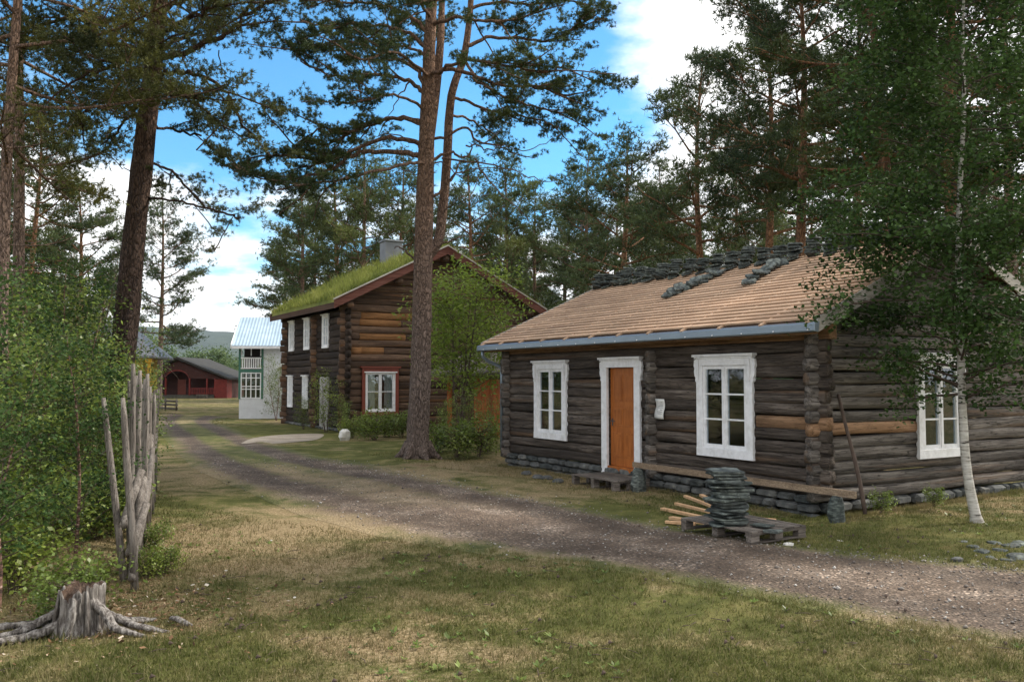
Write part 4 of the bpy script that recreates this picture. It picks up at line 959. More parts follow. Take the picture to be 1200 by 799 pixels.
for i in range(ns):
    lab = 'topmost slate of the tall stack on the pallet' if i == ns - 1 else ('lowest slate of the tall stack, lying on the pallet' if i == 0 else 'dark slate in the middle of the tall stack on the pallet')
    slate((q.x + rng.uniform(-.04, .04), q.y + rng.uniform(-.04, .04), z), (rng.uniform(-.03, .03), rng.uniform(-.03, .03), rng.uniform(0, 6.28)), (rng.uniform(.90, 1.16), rng.uniform(.95, 1.2), rng.choice((.7, 1.0, 1.25))), lab, 'slates stacked on the pallet'); z += .0388
p = hp(-.35, .15); 
for k, (px, py, r_, zz) in enumerate(((905, 622, .5, .17), (893, 619, 2.1, .18))):
    g_ = G(px, py, .17); o = slate((g_.x, g_.y, zz + k * .03), (0.02, .03, r_), (.6, .5, .7), 'loose broken slate lying on the pallet beside the stack', 'loose slates beside the stack')
# long plank in front of the wall
mb = MB(); a = D(742, 544, 16.3); b_ = D(1003, 580, 12.55)
a.z = max(a.z, .1); mb.beam(a, b_, .045, .10); o = mb.build('long_plank', M['plank'], None); props(o, 'long weathered plank propped low along the log wall from doorstep to corner', 'plank')
for t_, lab in ((.03, 'left'), (.93, 'right')):
    c_ = a.lerp(b_, t_); g_ = gh(c_.x, c_.y); hgt = c_.z - .048 - g_; mb = MB(); n = 9; rg = random.Random(int(t_ * 100))
    for (k_, z) in ((1.1, -.03), (1.15, .3), (1.0, .65), (.8, .92), (.5, 1.0)): mb.v += [(math.cos(2 * math.pi * i / n) * .13 * k_ * rg.uniform(.8, 1.2), math.sin(2 * math.pi * i / n) * .10 * k_ * rg.uniform(.8, 1.2), z * hgt) for i in range(n)]
    mb.f += [tuple(range(n))[::-1], tuple(range(4 * n, 5 * n))] + [(j * n + i, j * n + (i + 1) % n, (j + 1) * n + (i + 1) % n, (j + 1) * n + i) for j in range(4) for i in range(n)]
    o = mb.build('stone_block', M['slate'], None, False, (c_.x, c_.y, g_), RZ); props(o, 'rough stone under the %s end of the long plank' % lab, 'stone')
mb = MB(); a = G(1014, 602); b_ = D(984, 462, 13.42); rng = random.Random(3)
pts = [a.lerp(b_, t) + Vector((.02 * math.sin(t * 5), 0, 0)) for t in np.linspace(0, 1, 8)]
mb.tube(pts, [.036 - .012 * i / 7 for i in range(8)], 8, True, (1, 1), rng, .1); props(mb.build('leaning_pole', M['twig'], None, True), 'thin grey pole leaning against the grey log gable', 'pole')
# sawn offcuts
cuts = [((776, 596), (828, 608), .07, .02), ((786, 606), (832, 614), .09, .02), ((792, 590), (836, 604), .06, .07), ((803, 583), (836, 598), .06, .12), ((822, 584), (840, 596), .07, .16), ((780, 609), (815, 613), .05, .01), ((884, 601), (908, 605), .07, .02)]
labs = ['longest sawn orange offcut sticking out leftward beside the slate pallet', 'sawn orange offcut lying lowest against the slate pallet', 'sawn orange offcut crossing the middle of the heap by the pallet', 'sawn orange offcut second from the top of the heap', 'short sawn block on top of the offcut heap', 'thin sawn strip on the grass at the foot of the heap', 'single sawn board on the grass to the right of the slate stack']
for (p0, p1, w, z), lb in zip(cuts, labs):
    a = G(p0[0], p0[1] + 3); b_ = G(p1[0], p1[1] + 3); a.z = z + .02; b_.z = z + .035; a.z += gh(a.x, a.y); b_.z += gh(b_.x, b_.y)
    mb = MB(); mb.beam(a, b_, w, .04); props(mb.build('wood_offcut', M['fresh'], None, bevel=.003), lb, 'offcut', 'sawn offcuts by the pallet')
# scraps and loose stones on the right
rng = random.Random(77)
def rock(px, py, s_, lab, mat='slate', name='loose_stone', cat='stone', flat=.35, group=None):
    g_ = G(px, py); mb = MB(); n = 8
    for (k_, z) in ((.7, 0), (1, .35), (.85, .8), (.45, 1.0)):
        mb.v += [(math.cos(2 * math.pi * i / n) * s_ * k_ * rng.uniform(.8, 1.2), math.sin(2 * math.pi * i / n) * s_ * .7 * k_ * rng.uniform(.8, 1.2), z * s_ * flat * 2) for i in range(n)]
    mb.f += [tuple(range(n))[::-1], tuple(range(3 * n, 4 * n))] + [(j * n + i, j * n + (i + 1) % n, (j + 1) * n + (i + 1) % n, (j + 1) * n + i) for j in range(3) for i in range(n)]
    o = mb.build(name, M[mat], None, False, (g_.x, g_.y, gh(g_.x, g_.y) - s_ * .1), rng.uniform(0, 6)); return props(o, lab, cat, group)
for k, (px, py, s_) in enumerate([(1140, 641, .10), (1152, 646, .13), (1165, 636, .12), (1172, 645, .10), (1185, 640, .15), (1196, 636, .16), (1194, 652, .18), (1160, 652, .08), (1130, 634, .07), (1180, 655, .09)]):
    rock(px, py, s_, 'dark slate fragment in the rubble on the grass by the right edge', group='slate rubble right of the birch', flat=.16)
rock(1122, 658, .09, 'flat grey stone alone on the grass between track and birch', 'stone')
rock(924, 639, .07, 'crumpled white scrap on the grass beside the slate pallet', 'paint_chip', 'litter', 'litter')
rock(984, 633, .05, 'small pale scrap on the grass right of the slate pallet', 'paint_chip', 'litter', 'litter', .1)
rock(404, 516, .26, 'pale upright boulder at the corner of the turf roofed house', 'paint_chip', 'boulder', 'boulder', .75)
for (px, py) in ((617, 552), (630, 556), (641, 557), (654, 561)): rock(px, py, .14, 'dark boulder at the foot of the log wall left of the doorstep', 'stone', group='boulders along the log wall')
for k, (px, py) in enumerate([(232, 690), (265, 668), (196, 727), (150, 722), (132, 726), (318, 633), (345, 700), (180, 745)]):
    rock(px, py, rng.uniform(.012, .022), 'tiny pale chip scattered on the leaf litter near the stump', 'paint_chip', 'chip', 'chip', .3, 'pale chips around the stump')

# ------------------------------------------------------------------ stump and fence
p = G(95, 742); st_ = thing('tree_stump', 'old silver grey tree stump with spreading roots, broken top', 'stump', (p.x, p.y, gh(p.x, p.y)), 0)
st_.scale = (.84, .84, .82)
rng = random.Random(9); mb = MB(); n = 72; lay = [(-.03, 1.45), (.05, 1.22), (.11, 1.10), (.18, 1.02), (.26, .98), (.34, .97), (.41, 1.0), (.445, 1.0), (.45, .93)]
fl = [math.sin(i * 3 * 2 * math.pi / n + .5) * .08 + math.sin(i * 8 * 2 * math.pi / n) * .07 + math.sin(i * 17 * 2 * math.pi / n + 1) * .05 + rng.uniform(-.05, .05) for i in range(n)]; top = [rng.uniform(-.03, .015) + .025 * math.sin(i * .3) - (.16 * math.exp(-((i - 50) / 3.) ** 2)) for i in range(n)]
for j, (z, k_) in enumerate(lay):
    for i in range(n):
        t = 2 * math.pi * i / n; r = .185 * k_ * (1 + fl[i] * (1.3 if z < .2 else 1.0) + rng.uniform(-.015, .015)); mb.v.append((math.cos(t) * r, math.sin(t) * r * .9, z + (top[i] * (z / .45) if j > 2 else 0)))
for j in range(len(lay) - 1):
    for i in range(n): mb.f.append((j * n + i, j * n + (i + 1) % n, (j + 1) * n + (i + 1) % n, (j + 1) * n + i))
mb.build('trunk', M['stump'], st_, True)
mb = MB(); vs = [(math.cos(2 * math.pi * i / n) * .183 * .93 * (1 + fl[i]), math.sin(2 * math.pi * i / n) * .183 * .84 * (1 + fl[i]), .449 + top[i]) for i in range(n)]
vs2 = [(x * .6, y_ * .6, .42 + rng.uniform(-.03, .05)) for x, y_, z in vs]; mb.add(vs + vs2 + [(0, 0, .40)], [(i, (i + 1) % n, n + (i + 1) % n, n + i) for i in range(n)] + [(n + i, n + (i + 1) % n, 2 * n) for i in range(n)])
mb.build('cut_face', M['heart'], st_, True)
roots = [[(-.12, -.02, .24), (-.30, -.05, .15), (-.48, -.18, .06), (-.75, -.35, .03), (-1.05, -.45, .0)], [(-.1, .08, .14), (-.4, .1, .06), (-.8, -.02, .05), (-1.2, -.05, -.02)], [(.1, -.05, .32), (.24, -.06, .22), (.36, -.12, .09), (.52, -.14, .04), (.66, -.1, -.02)],
         [(.12, .05, .2), (.32, .08, .1), (.55, .02, .05), (.8, .06, -.02)], [(.02, -.15, .36), (.02, -.20, .2), (.0, -.235, .04), (-.02, -.27, -.05)], [(-.12, -.1, .13), (-.3, -.22, .05), (-.6, -.42, .025), (-.95, -.6, .01)], [(.1, .1, .1), (.3, .3, .03), (.5, .5, -.02)]]
for r_ in roots:
    cr = catmull(r_, 5); mb = MB(); m_ = len(cr); mb.tube(cr, [.062 * (1 - .72 * i / m_) + .008 for i in range(m_)], 10, True, (1, .7), rng, .2); mb.build('root', M['stump'], st_, True)
for a_ in (2.6, 3.7, 5.4):
    mb = MB(); x_, y_ = math.cos(a_) * .2, math.sin(a_) * .19; mb.tube([(x_ * 1.15, y_ * 1.15, .02), (x_ * 1.05, y_ * 1.05, .25), (x_ * .97, y_ * .97, .42 + rng.uniform(0, .06))], [.045, .03, .012], 8, True, (1, .6), rng, .25); mb.build('splinter', M['stump'], st_, True)
mb = MB(); a = G(200, 729); b_ = G(224, 737); a.z = b_.z = .035; mb.tube([a, a.lerp(b_, .3) + Vector((0, 0, .012)), a.lerp(b_, .7), b_], [.022, .032, .03, .015], 7, True, (1, .7), rng, .15); props(mb.build('wood_scrap', M['stump'], None, True), 'short piece of bleached wood lying on the litter near the stump', 'wood scrap')

rs = np.random.default_rng(40); n = 2600; cx_, cy_ = gp(130, 715); x = cx_ + rs.normal(0, .75, n); y = cy_ + rs.normal(0, .7, n); m_ = (y > 5); x, y = x[m_], y[m_]; n = len(x)
z = np.array([gh(a_, b_) for a_, b_ in zip(x, y)]) + .012 + rs.random(n) * .02; d1 = rs.normal(0, 1, (n, 3)) * [1, 1, .3]; d1 /= np.linalg.norm(d1, axis=1)[:, None]; d2 = rs.normal(0, 1, (n, 3)) * [1, 1, .3]; l_ = rs.uniform(.008, .026, (n, 1)); C = np.stack([x, y, z], 1)
V = np.stack([C - d1 * l_, C + d2 * l_ * .4, C + d1 * l_, C - d2 * l_ * .4], 1).reshape(-1, 3)
sl = NT('fallen_bits'); sl.done(sl.ramp(sl.island(), [(0, (.06, .03, .015)), (.5, (.17, .09, .045)), (.85, (.3, .2, .12)), (1, (.5, .45, .38))]), .9)
props(link('leaf_litter', fastmesh('leaf_litter', V, np.arange(4 * n).reshape(-1, 4), sl.m)), 'brown fallen leaves and bark bits round the stump', 'leaf litter', kind='stuff')

rs = np.random.default_rng(41); mb = MB(); rg = random.Random(3)
for k in range(420):
    d_ = 5 * 3.4 ** rg.random(); x_ = d_ * rg.uniform(-.6, .6)
    if road_in(np.array([x_]), np.array([d_]))[0] < .1 and rg.random() < .8: continue
    uu = (x_ - 4.73) * -.5105 + (d_ - 13.33) * .8599; tt = (x_ - 4.73) * .8599 + (d_ - 13.33) * .5105
    if tt > -.15 and uu > -.3: continue
    a_ = rg.uniform(0, 6.28); l_ = rg.uniform(.03, .16); z_ = gh(x_, d_) + .022; p_ = Vector((x_, d_, z_)); q_ = p_ + Vector((math.cos(a_) * l_, math.sin(a_) * l_, rg.uniform(-.006, .012)))
    mb.tube([p_, p_.lerp(q_, .5) + Vector((rg.uniform(-.01, .01), rg.uniform(-.01, .01), .004)), q_], [.003, .0035, .002], 4, True)
    if rg.random() < .35: c_ = Vector((rg.uniform(-.1, .1), rg.uniform(-.1, .1), 0)); mb.tube([p_ + c_, p_ + c_ + Vector((.012, .01, .012)), p_ + c_ + Vector((.03, .022, .004))], [.006, .015, .004], 6, True)
props(mb.build('fallen_twigs', M['twig'], None, True), 'small fallen twigs and cones scattered in the grass', 'twigs', kind='stuff')

fn = thing('stake_fence', 'weathered grey stake fence with slanting poles tied between tall pairs of stakes', 'fence', (0, 0, 0))
stakes = [((150, 684), (121, 466), 8.7), ((163, 690), (144, 466), 8.3), ((158, 668), (156, 426), 9.0), ((165, 655), (164, 434), 9.4), ((168, 645), (160, 440), 10.0), ((172, 632), (170, 444), 10.5), ((171, 622), (167, 450), 11.2), ((177, 610), (176, 453), 12.0), ((178, 606), (172, 458), 12.6), ((181, 602), (181, 462), 12.9), ((183, 590), (178, 460), 14.0), ((180, 585), (184, 456), 14.4), ((184, 575), (181, 457), 15.6), ((161, 662), (152, 446), 9.15), ((170, 638), (173, 438), 10.2), ((175, 615), (169, 456), 11.6), ((182, 571), (186, 455), 16.1)]
for (b0, t0, dd) in stakes:
    a = D(b0[0], 445, dd); a.z = -.02; q = D(t0[0], t0[1], dd + rng.uniform(-.05, .15)); w1, w2 = Vector((rng.uniform(-.02, .02), rng.uniform(-.02, .02), 0)), Vector((rng.uniform(-.02, .02), 0, 0))
    mb = MB(); mb.tube([a, a.lerp(q, .3) + w1, a.lerp(q, .65) + w2, a.lerp(q, .9), q], [.036, .035, .032, .028, .02], 9, True, (1, 1), rng, .09); mb.build('stake', M['grey_wood'], fn, True)
for i in range(13):
    d0 = 8.25 + i * .55; a = Vector((-3.62 - (d0 - 8.3) * .40, d0, .1 + rng.uniform(0, .15))); b_ = a + Vector((-.75 + rng.uniform(-.1, .1), 2.0, 1.0 + rng.uniform(-.1, .15)))
    if i < 2: b_ = a.lerp(b_, .6)
    mb = MB(); mb.tube([a, a.lerp(b_, .5) + Vector((.02, 0, 0)), b_], [.038, .036, .028], 8, True, (1, 1), rng, .1); mb.build('rail', M['grey_wood'], fn, True)
for (p0, p1, dd) in (((145, 612), (166, 552), 8.6), ((158, 628), (168, 560), 8.9), ((151, 650), (172, 590), 8.5), ((146, 614), (150, 600), 8.4)):
    mb = MB(); mb.tube([D(*p0, dd), D(*p1, dd + .5)], [.045, .038], 8, True, (1, 1), rng, .12); mb.build('rail', M['grey_wood'], fn, True)
# low log railing by the far pine
a = D(183, 445, 58); b_ = D(208, 445, 55); lf = thing('log_railing', 'low railing of stacked grey logs at the foot of the far pine', 'railing', (0, 0, 0))
for z in (.12, .36, .6):
    mb = MB(); mb.tube([(a.x, a.y, z), (b_.x, b_.y, z)], .07, 8); mb.build('rail', M['grey_wood'], lf, True)
for t in (0, .5, 1):
    c_ = a.lerp(b_, t); mb = MB(); mb.tube([(c_.x, c_.y - .1, 0), (c_.x, c_.y - .1, .75)], .06, 8); mb.build('post', M['grey_wood'], lf, True)

#TREES#
HAZE = .00007
# ------------------------------------------------------------------ trees
class Tree:
    def __init__(s, seed): s.rng = np.random.default_rng(seed); s.wood = MB(); s.br = None; s.C = []; s.Dd = []
    def limb(s, pts, r0, r1, n=6, jit=.0):
        m = len(pts); (s.br or s.wood).tube(pts, [r0 + (r1 - r0) * (i / (m - 1)) ** .8 for i in range(m)], n, False)
    def path(s, p, d, L, nseg, wig, up, droop=0):
        pts = [np.array(p, float)]; d = np.array(d, float); d /= np.linalg.norm(d)
        for i in range(nseg):
            d = d + s.rng.normal(0, wig, 3); d[2] += up - droop * i / nseg; d /= np.linalg.norm(d); pts.append(pts[-1] + d * L / nseg)
        return pts
    def twigs(s, pts, r, u0, per_m, tl, tuft_n, spread=.16, flat=.45, sub=2, woody=True, up=.12, droop=0.):
        """twigs with foliage centres along the outer part of a limb"""
        P = np.array(pts); seg = np.linalg.norm(np.diff(P, axis=0), axis=1); L = seg.sum(); cum = np.concatenate([[0], np.cumsum(seg)])
        n = max(2, int(L * per_m))
        for i in range(n):
            u = u0 + (1 - u0) * (i + s.rng.random()) / n; q = min(u, .999) * L; k = min(np.searchsorted(cum, q) - 1, len(seg) - 1); k = max(k, 0)
            f = (q - cum[k]) / max(seg[k], 1e-6); p = P[k] + (P[k + 1] - P[k]) * f; t = (P[k + 1] - P[k]) / max(seg[k], 1e-6)
            side = np.cross(t, [0, 0, 1]); ns_ = np.linalg.norm(side); side = side / ns_ if ns_ > .05 else np.array([1., 0, 0])
            sg = 1 if s.rng.random() < .5 else -1; a = s.rng.uniform(.4, 1.3)
            d = t * math.cos(a) + side * sg * math.sin(a) + np.array([0, 0, up]) + s.rng.normal(0, .22, 3); d /= np.linalg.norm(d)
            l = tl * s.rng.uniform(.5, 1.15) * (1.15 - .4 * u); tp = s.path(p, d, l, 3, .14, .03, droop)
            if woody: s.limb(tp, r * .35, r * .12, 3)
            subs = [tp]
            for j in range(sub):
                k2 = s.rng.integers(1, 4); d2 = d + s.rng.normal(0, .6, 3) * np.array([1, 1, .5]); d2 /= np.linalg.norm(d2); sp_ = s.path(tp[k2], d2, l * .5, 2, .12, .03, droop)
                if woody and r > .03: s.limb(sp_, r * .15, r * .08, 3)
                subs.append(sp_)
            for q_ in subs:
                q_ = np.array(q_); nn_ = max(2, int(tuft_n * (1 if q_ is subs[0] else .7)))
                w = s.rng.random(nn_) ** .7 * (len(q_) - 1); w = np.minimum(w, len(q_) - 1.001); k3 = w.astype(int); c = q_[k3] + (q_[k3 + 1] - q_[k3]) * (w - k3)[:, None]
                c = c + s.rng.normal(0, 1, (nn_, 3)) * np.array([spread, spread, spread * flat])
                s.C.append(c); s.Dd.append(np.tile(d, (nn_, 1)))
    def needles(s, k, length, width, upb=.5, spreadd=.75):
        C = np.concatenate(s.C); Dv = np.concatenate(s.Dd); n = len(C); r = s.rng
        C = np.repeat(C, k, 0); B = np.repeat(Dv * .35, k, 0) + np.array([0, 0, upb]) + r.normal(0, spreadd, (n * k, 3)); B /= np.linalg.norm(B, axis=1)[:, None]
        S = np.cross(B, r.normal(0, 1, (n * k, 3))); S /= np.linalg.norm(S, axis=1)[:, None] + 1e-9
        l = length * r.uniform(.6, 1.2, (n * k, 1)); w = width * r.uniform(.6, 1.3, (n * k, 1)); b0 = C + B * l * .1
        V = np.stack([b0 - S * w * .5, b0 + S * w * .5, C + B * l], 1).reshape(-1, 3); return V, np.arange(3 * n * k).reshape(-1, 3)
    def leaves(s, k, size, spread, asp=.75, droop=.3):
        C = np.concatenate(s.C); n = len(C) * k; r = s.rng; C = np.repeat(C, k, 0) + r.normal(0, spread, (n, 3))
        Dv = r.normal(0, 1, (n, 3)) * np.array([1, 1, .5]) + np.array([0, 0, -droop]); Dv /= np.linalg.norm(Dv, axis=1)[:, None]
        up_ = r.normal(0, .55, (n, 3)) + np.array([0, 0, 1.]); S = np.cross(Dv, up_); S /= np.linalg.norm(S, axis=1)[:, None] + 1e-9; l = size * r.uniform(.55, 1.25, (n, 1))
        V = np.stack([C, C + Dv * l * .45 + S * l * asp * .5, C + Dv * l, C + Dv * l * .45 - S * l * asp * .5], 1).reshape(-1, 3); return V, np.arange(4 * n).reshape(-1, 4)

def finish(t, V, F, name_, lab, cat, loc, rz, bark, leafm, group=None, parts=('trunk', 'crown')):
    root = thing(name_, lab, cat, loc, rz, group); t.wood.build(parts[0], bark, root, True)
    if t.br: t.br.build('branches', M['twig'], root, True)
    link(parts[1], fastmesh(parts[1], V, F, leafm), root); return root

def pine(seed, H, cb, Rr, nb, tuft_n, k, bl, bw, r0, bark, leafm, lab, loc=(0, 0, 0), rz=0, lean=(0, 0), per_m=2.6, tl=.9, name_='pine_tree', dead=6, curve=.12, shape=0, group=None, flat=.45, spread=.16, fork=False):
    t = Tree(seed); r = t.rng; npt = 14; ph = r.uniform(0, 6, 2)
    def axis(u): return np.array([lean[0] * u + curve * math.sin(u * 5 + ph[0]) * u, lean[1] * u + curve * math.sin(u * 4 + ph[1]) * u, H * u])
    us = np.linspace(0, 1, npt); pts = [axis(u) for u in us]; pts[0] = pts[0] + np.array([0, 0, -.05]); rad = [r0 * (1 - .88 * u ** 1.1) * (1.35 if i == 0 else 1.0) for i, u in enumerate(us)]
    pts.insert(1, axis(.02)); rad.insert(1, r0 * 1.05); t.wood.tube(pts, rad, 12, False, (1, 1), random.Random(seed), .06)
    az = r.uniform(0, 6.28)
    for i in range(nb):
        q = (i + r.random()) / nb; z = cb + (H - cb) * q ** .92; az += 2.4 + r.normal(0, .5); u = z / H
        prof = (.55 + .6 * math.sin(math.pi * min(1, q * .8 + .18))) * (1 - q ** 3.2) + .10 if shape == 0 else (1 - q) ** .75 + .12
        L = Rr * prof * r.uniform(.5, 1.15); el = -.12 + q * .9 + r.normal(0, .15); d = [math.cos(az) * math.cos(el), math.sin(az) * math.cos(el), math.sin(el)]
        p = t.path(axis(u), d, L, 6, .11, .03 + .05 * q); rb = r0 * (.12 + .22 * (1 - q)) * min(1, L / Rr + .3)
        t.limb(p, rb, rb * .25, 6); t.twigs(p, max(rb, .03), .30 if L > 1.2 else .1, per_m, tl * (.5 + .5 * min(1, L / Rr)), tuft_n, spread, flat)
        if L > 1.5:
            for j in range(2):
                k0 = r.integers(2, 5); d2 = np.array(p[k0 + 1]) - np.array(p[k0]); d2 /= np.linalg.norm(d2); d2 = d2 + r.normal(0, .55, 3) * np.array([1, 1, .45]); p2 = t.path(p[k0], d2, L * .5, 4, .12, .05)
                t.limb(p2, rb * .5, rb * .15, 4); t.twigs(p2, max(rb * .5, .025), .2, per_m, tl * .7, tuft_n, spread, flat)
    for i in range(dead):
        z = cb * r.uniform(.45, 1.0); az = r.uniform(0, 6.28); p = t.path(axis(z / H), [math.cos(az), math.sin(az), r.uniform(-.3, .3)], r.uniform(.4, 1.8), 5, .18, -.02); t.limb(p, r0 * .12, .006, 4)
    V, F = t.needles(k, bl, bw); return finish(t, V, F, name_, lab, 'pine tree', loc, rz, bark, leafm, group)

def at(px, depth, py=None):
    p = D(px, 445, depth); return (p.x, p.y, 0)

# --- the big pine in the middle, limbs as in the photograph
BD = 22.3; bp = D(490, 445, BD); B0 = np.array([bp.x, bp.y, 0])
def rel(px, py, dz=0.): p = D(px, py, BD + dz); return np.array([p.x, p.y, p.z]) - B0
t = Tree(101); r = t.rng
trunk = [rel(488, 545), rel(489, 533), rel(490, 500), rel(493, 430), rel(495, 350), rel(497, 260), rel(499, 200), rel(501, 130), rel(503, 60), rel(506, 0), rel(508, -70), rel(506, -150)]
trunk[0][2] = -.1; rr = [.42, .34, .285, .265, .25, .235, .215, .19, .16, .135, .11, .07]
cr = catmull(trunk, 4); cw = np.interp(np.linspace(0, 1, len(cr)), np.linspace(0, 1, len(rr)), rr); t.wood.tube(cr, list(cw), 18, False, (1, 1), random.Random(1), .05)
for a_ in np.linspace(0, 6.28, 7)[:-1]:
    t.wood.tube([np.array([math.cos(a_) * .2, math.sin(a_) * .2, .35]), np.array([math.cos(a_) * .38, math.sin(a_) * .38, .08]), np.array([math.cos(a_) * .62, math.sin(a_) * .62, -.06])], [.16, .12, .04], 8, False)
stem2 = [rel(499, 300, .15), rel(508, 292, .25), rel(516, 270, .4), rel(523, 200, .6), rel(527, 130, .7), rel(532, 100, .7), rel(543, 70, .8), rel(548, 40, .8), rel(552, 0, .8), rel(556, -70, .8)]
cr2 = catmull(stem2, 4); t.wood.tube(cr2, list(np.linspace(.15, .07, len(cr2))), 10, False, (1, 1), random.Random(2), .05)
cr3 = catmull([rel(499, 190), rel(510, 110, .5), rel(516, 50, .7), rel(518, 0, .8), rel(522, -80, .9)], 4); t.wood.tube(cr3, list(np.linspace(.15, .06, len(cr3))), 9, False)
def L(points, r0, u0=.35, per=3.4, tl=.75, tn=12, r1=.02, foliage=True, sub=2, spread=.07, kids=3):
    p = catmull([rel(*q) for q in points], 5); p = [a + r.normal(0, .02, 3) for a in p]; t.limb(p, r0, r1, 7)
    if foliage:
        t.twigs(p, r0 * .6, u0, per, tl, tn, spread, .5, sub)
        P = np.array(p); n = len(p); Ln = np.linalg.norm(np.diff(P, axis=0), axis=1).sum()
        for j in range(kids):
            k0 = int(n * (u0 + (0.95 - u0) * (j + r.random() * .8) / kids)); k0 = min(k0, n - 2); d = P[k0 + 1] - P[k0]; d /= np.linalg.norm(d)
            d = d + r.normal(0, .5, 3) * np.array([.8, 1.3, .5]); q = t.path(P[k0], d, Ln * r.uniform(.22, .42), 5, .12, .02); t.limb(q, r0 * .45, .012, 5); t.twigs(q, r0 * .35, .15, per, tl * .8, tn, spread, .5, sub)
# left side, bottom to top
L([(497, 188), (480, 180), (440, 178), (410, 183), (385, 200), (345, 208), (300, 205), (268, 192)], .085, .42, kids=5)
L([(496, 176), (486, 166), (450, 163), (425, 172), (400, 185), (370, 188), (330, 182), (290, 186)], .075, .4, kids=5)
L([(499, 150), (480, 142), (450, 140), (420, 150), (395, 165), (378, 172)], .06, .3, kids=4)
L([(498, 152), (490, 141), (460, 138), (430, 148), (400, 157), (375, 150), (350, 168, .8)], .055, .35, kids=4)
L([(502, 118), (490, 103), (470, 92), (440, 88), (410, 92), (380, 85), (352, 72)], .07, .3, kids=5)
L([(502, 105), (485, 80), (450, 62), (410, 50), (375, 52), (347, 62)], .065, .3, kids=5)
L([(503, 60), (480, 40), (445, 30), (410, 28), (375, 30), (350, 22)], .06, .3, kids=5)
L([(504, 40), (480, 18), (440, 5), (400, 3), (365, -8)], .055, .2, kids=5)
L([(503, 90), (485, 75, -1), (460, 60, -2), (430, 70, -3), (405, 62, -3.4)], .05, .3, kids=4)
L([(503, 70), (490, 60, 1), (465, 52, 2), (430, 45, 3), (395, 75, 3.4)], .05, .3, kids=4)
L([(497, 190), (480, 192, -.8), (440, 200, -1.6), (395, 212, -2), (360, 215, -2.2), (325, 222, -2.4)], .05, .5, kids=3)
L([(500, 130), (482, 118, -.7), (455, 112, -1.4), (425, 118, -2), (395, 122, -2.2)], .045, .45, kids=3)
# right side
L([(506, 95), (520, 82), (548, 85), (580, 98), (615, 102), (645, 105), (670, 118)], .075, .35, kids=6)
L([(527, 118, .7), (545, 118, .8), (575, 130, .8), (600, 135, .6), (630, 140, .6), (655, 150, .4)], .05, .3, kids=5)
L([(548, 55, .8), (570, 45, 1), (605, 45, 1.2), (640, 48, 1.2), (665, 38, 1), (690, 22, 1)], .06, .35, kids=5)
L([(552, 10, .8), (580, 2, 1), (620, 5, 1.2), (660, 0, 1.2), (690, 8, 1.2)], .05, .25, kids=5)
L([(506, 30), (535, 20, -1), (570, 25, -2), (605, 22, -2.4), (640, 10, -2.4)], .055, .35, kids=5)
L([(504, 90), (530, 75, -1.5), (560, 72, -2.2), (600, 78, -2.6), (640, 85, -2.6), (662, 75, -2.6)], .05, .35, kids=5)
L([(527, 135, .7), (550, 140, 1.5), (575, 155, 2), (590, 170, 2)], .04, .3, kids=3)
L([(500, 165), (520, 160), (545, 150), (560, 165), (585, 172), (600, 180)], .045, .5, kids=2, per=2, tn=6)
L([(543, 70, .8), (560, 95, .2), (590, 112, -.5), (625, 125, -.9), (660, 132, -1)], .045, .3, kids=4)
L([(508, -20), (470, -40), (420, -45), (370, -40)], .06, .2, kids=5); L([(508, -40), (560, -50), (610, -50), (660, -40)], .06, .2, kids=5)
L([(507, -80), (470, -110), (430, -120)], .05, .1, kids=4); L([(507, -90), (550, -120), (590, -120)], .05, .1, kids=4)
L([(507, -60), (500, -80, -2), (495, -90, -3.5)], .05, .1, kids=4); L([(507, -60), (515, -80, 2), (520, -90, 3.5)], .05, .1, kids=4)
L([(503, 50), (500, 35, 1.5), (505, 30, 3.5)], .05, .2, kids=5); L([(503, 20), (495, 5, -1.5), (510, 0, -3.2)], .05, .2, kids=5); L([(506, -130), (500, -180), (510, -210)], .05, .1, kids=3)
# bare dead limbs
for pts_, r0 in (([(505, 188), (530, 180), (545, 185), (555, 172), (548, 168)], .05), ([(503, 235), (525, 215), (540, 190), (548, 182)], .05), ([(520, 185, .4), (560, 192), (600, 200), (632, 212), (655, 212)], .03),
                 ([(555, 185), (572, 210), (590, 230), (610, 248), (625, 262)], .03), ([(545, 172), (560, 172), (575, 176), (590, 172), (620, 176), (645, 165), (663, 152)], .025), ([(640, 100), (665, 102), (680, 90), (697, 80)], .022),
                 ([(500, 300), (520, 284), (540, 278), (552, 275)], .045), ([(493, 305), (480, 300), (470, 290), (462, 292)], .045), ([(524, 215, .6), (535, 205), (560, 196), (590, 200)], .03), ([(508, 225), (490, 205), (470, 200), (455, 205)], .03),
                 ([(500, 175), (480, 165), (455, 158), (438, 160)], .03), ([(480, 96, .2), (470, 110), (462, 125), (455, 140)], .025), ([(500, 200), (515, 190), (540, 205), (555, 215)], .03), ([(519, 250, .4), (535, 235), (550, 225)], .02)):
    p = catmull([rel(*q) for q in pts_], 4); t.limb([a + r.normal(0, .03, 3) for a in p], r0, .008, 5)
V, F = t.needles(20, .088, .015, .3, .9)
finish(t, V, F, 'pine_tree', 'tall pine with reddish trunk forking twice, standing before the turf roofed house', 'pine tree', tuple(B0), 0, M['bark'], M['needle'])

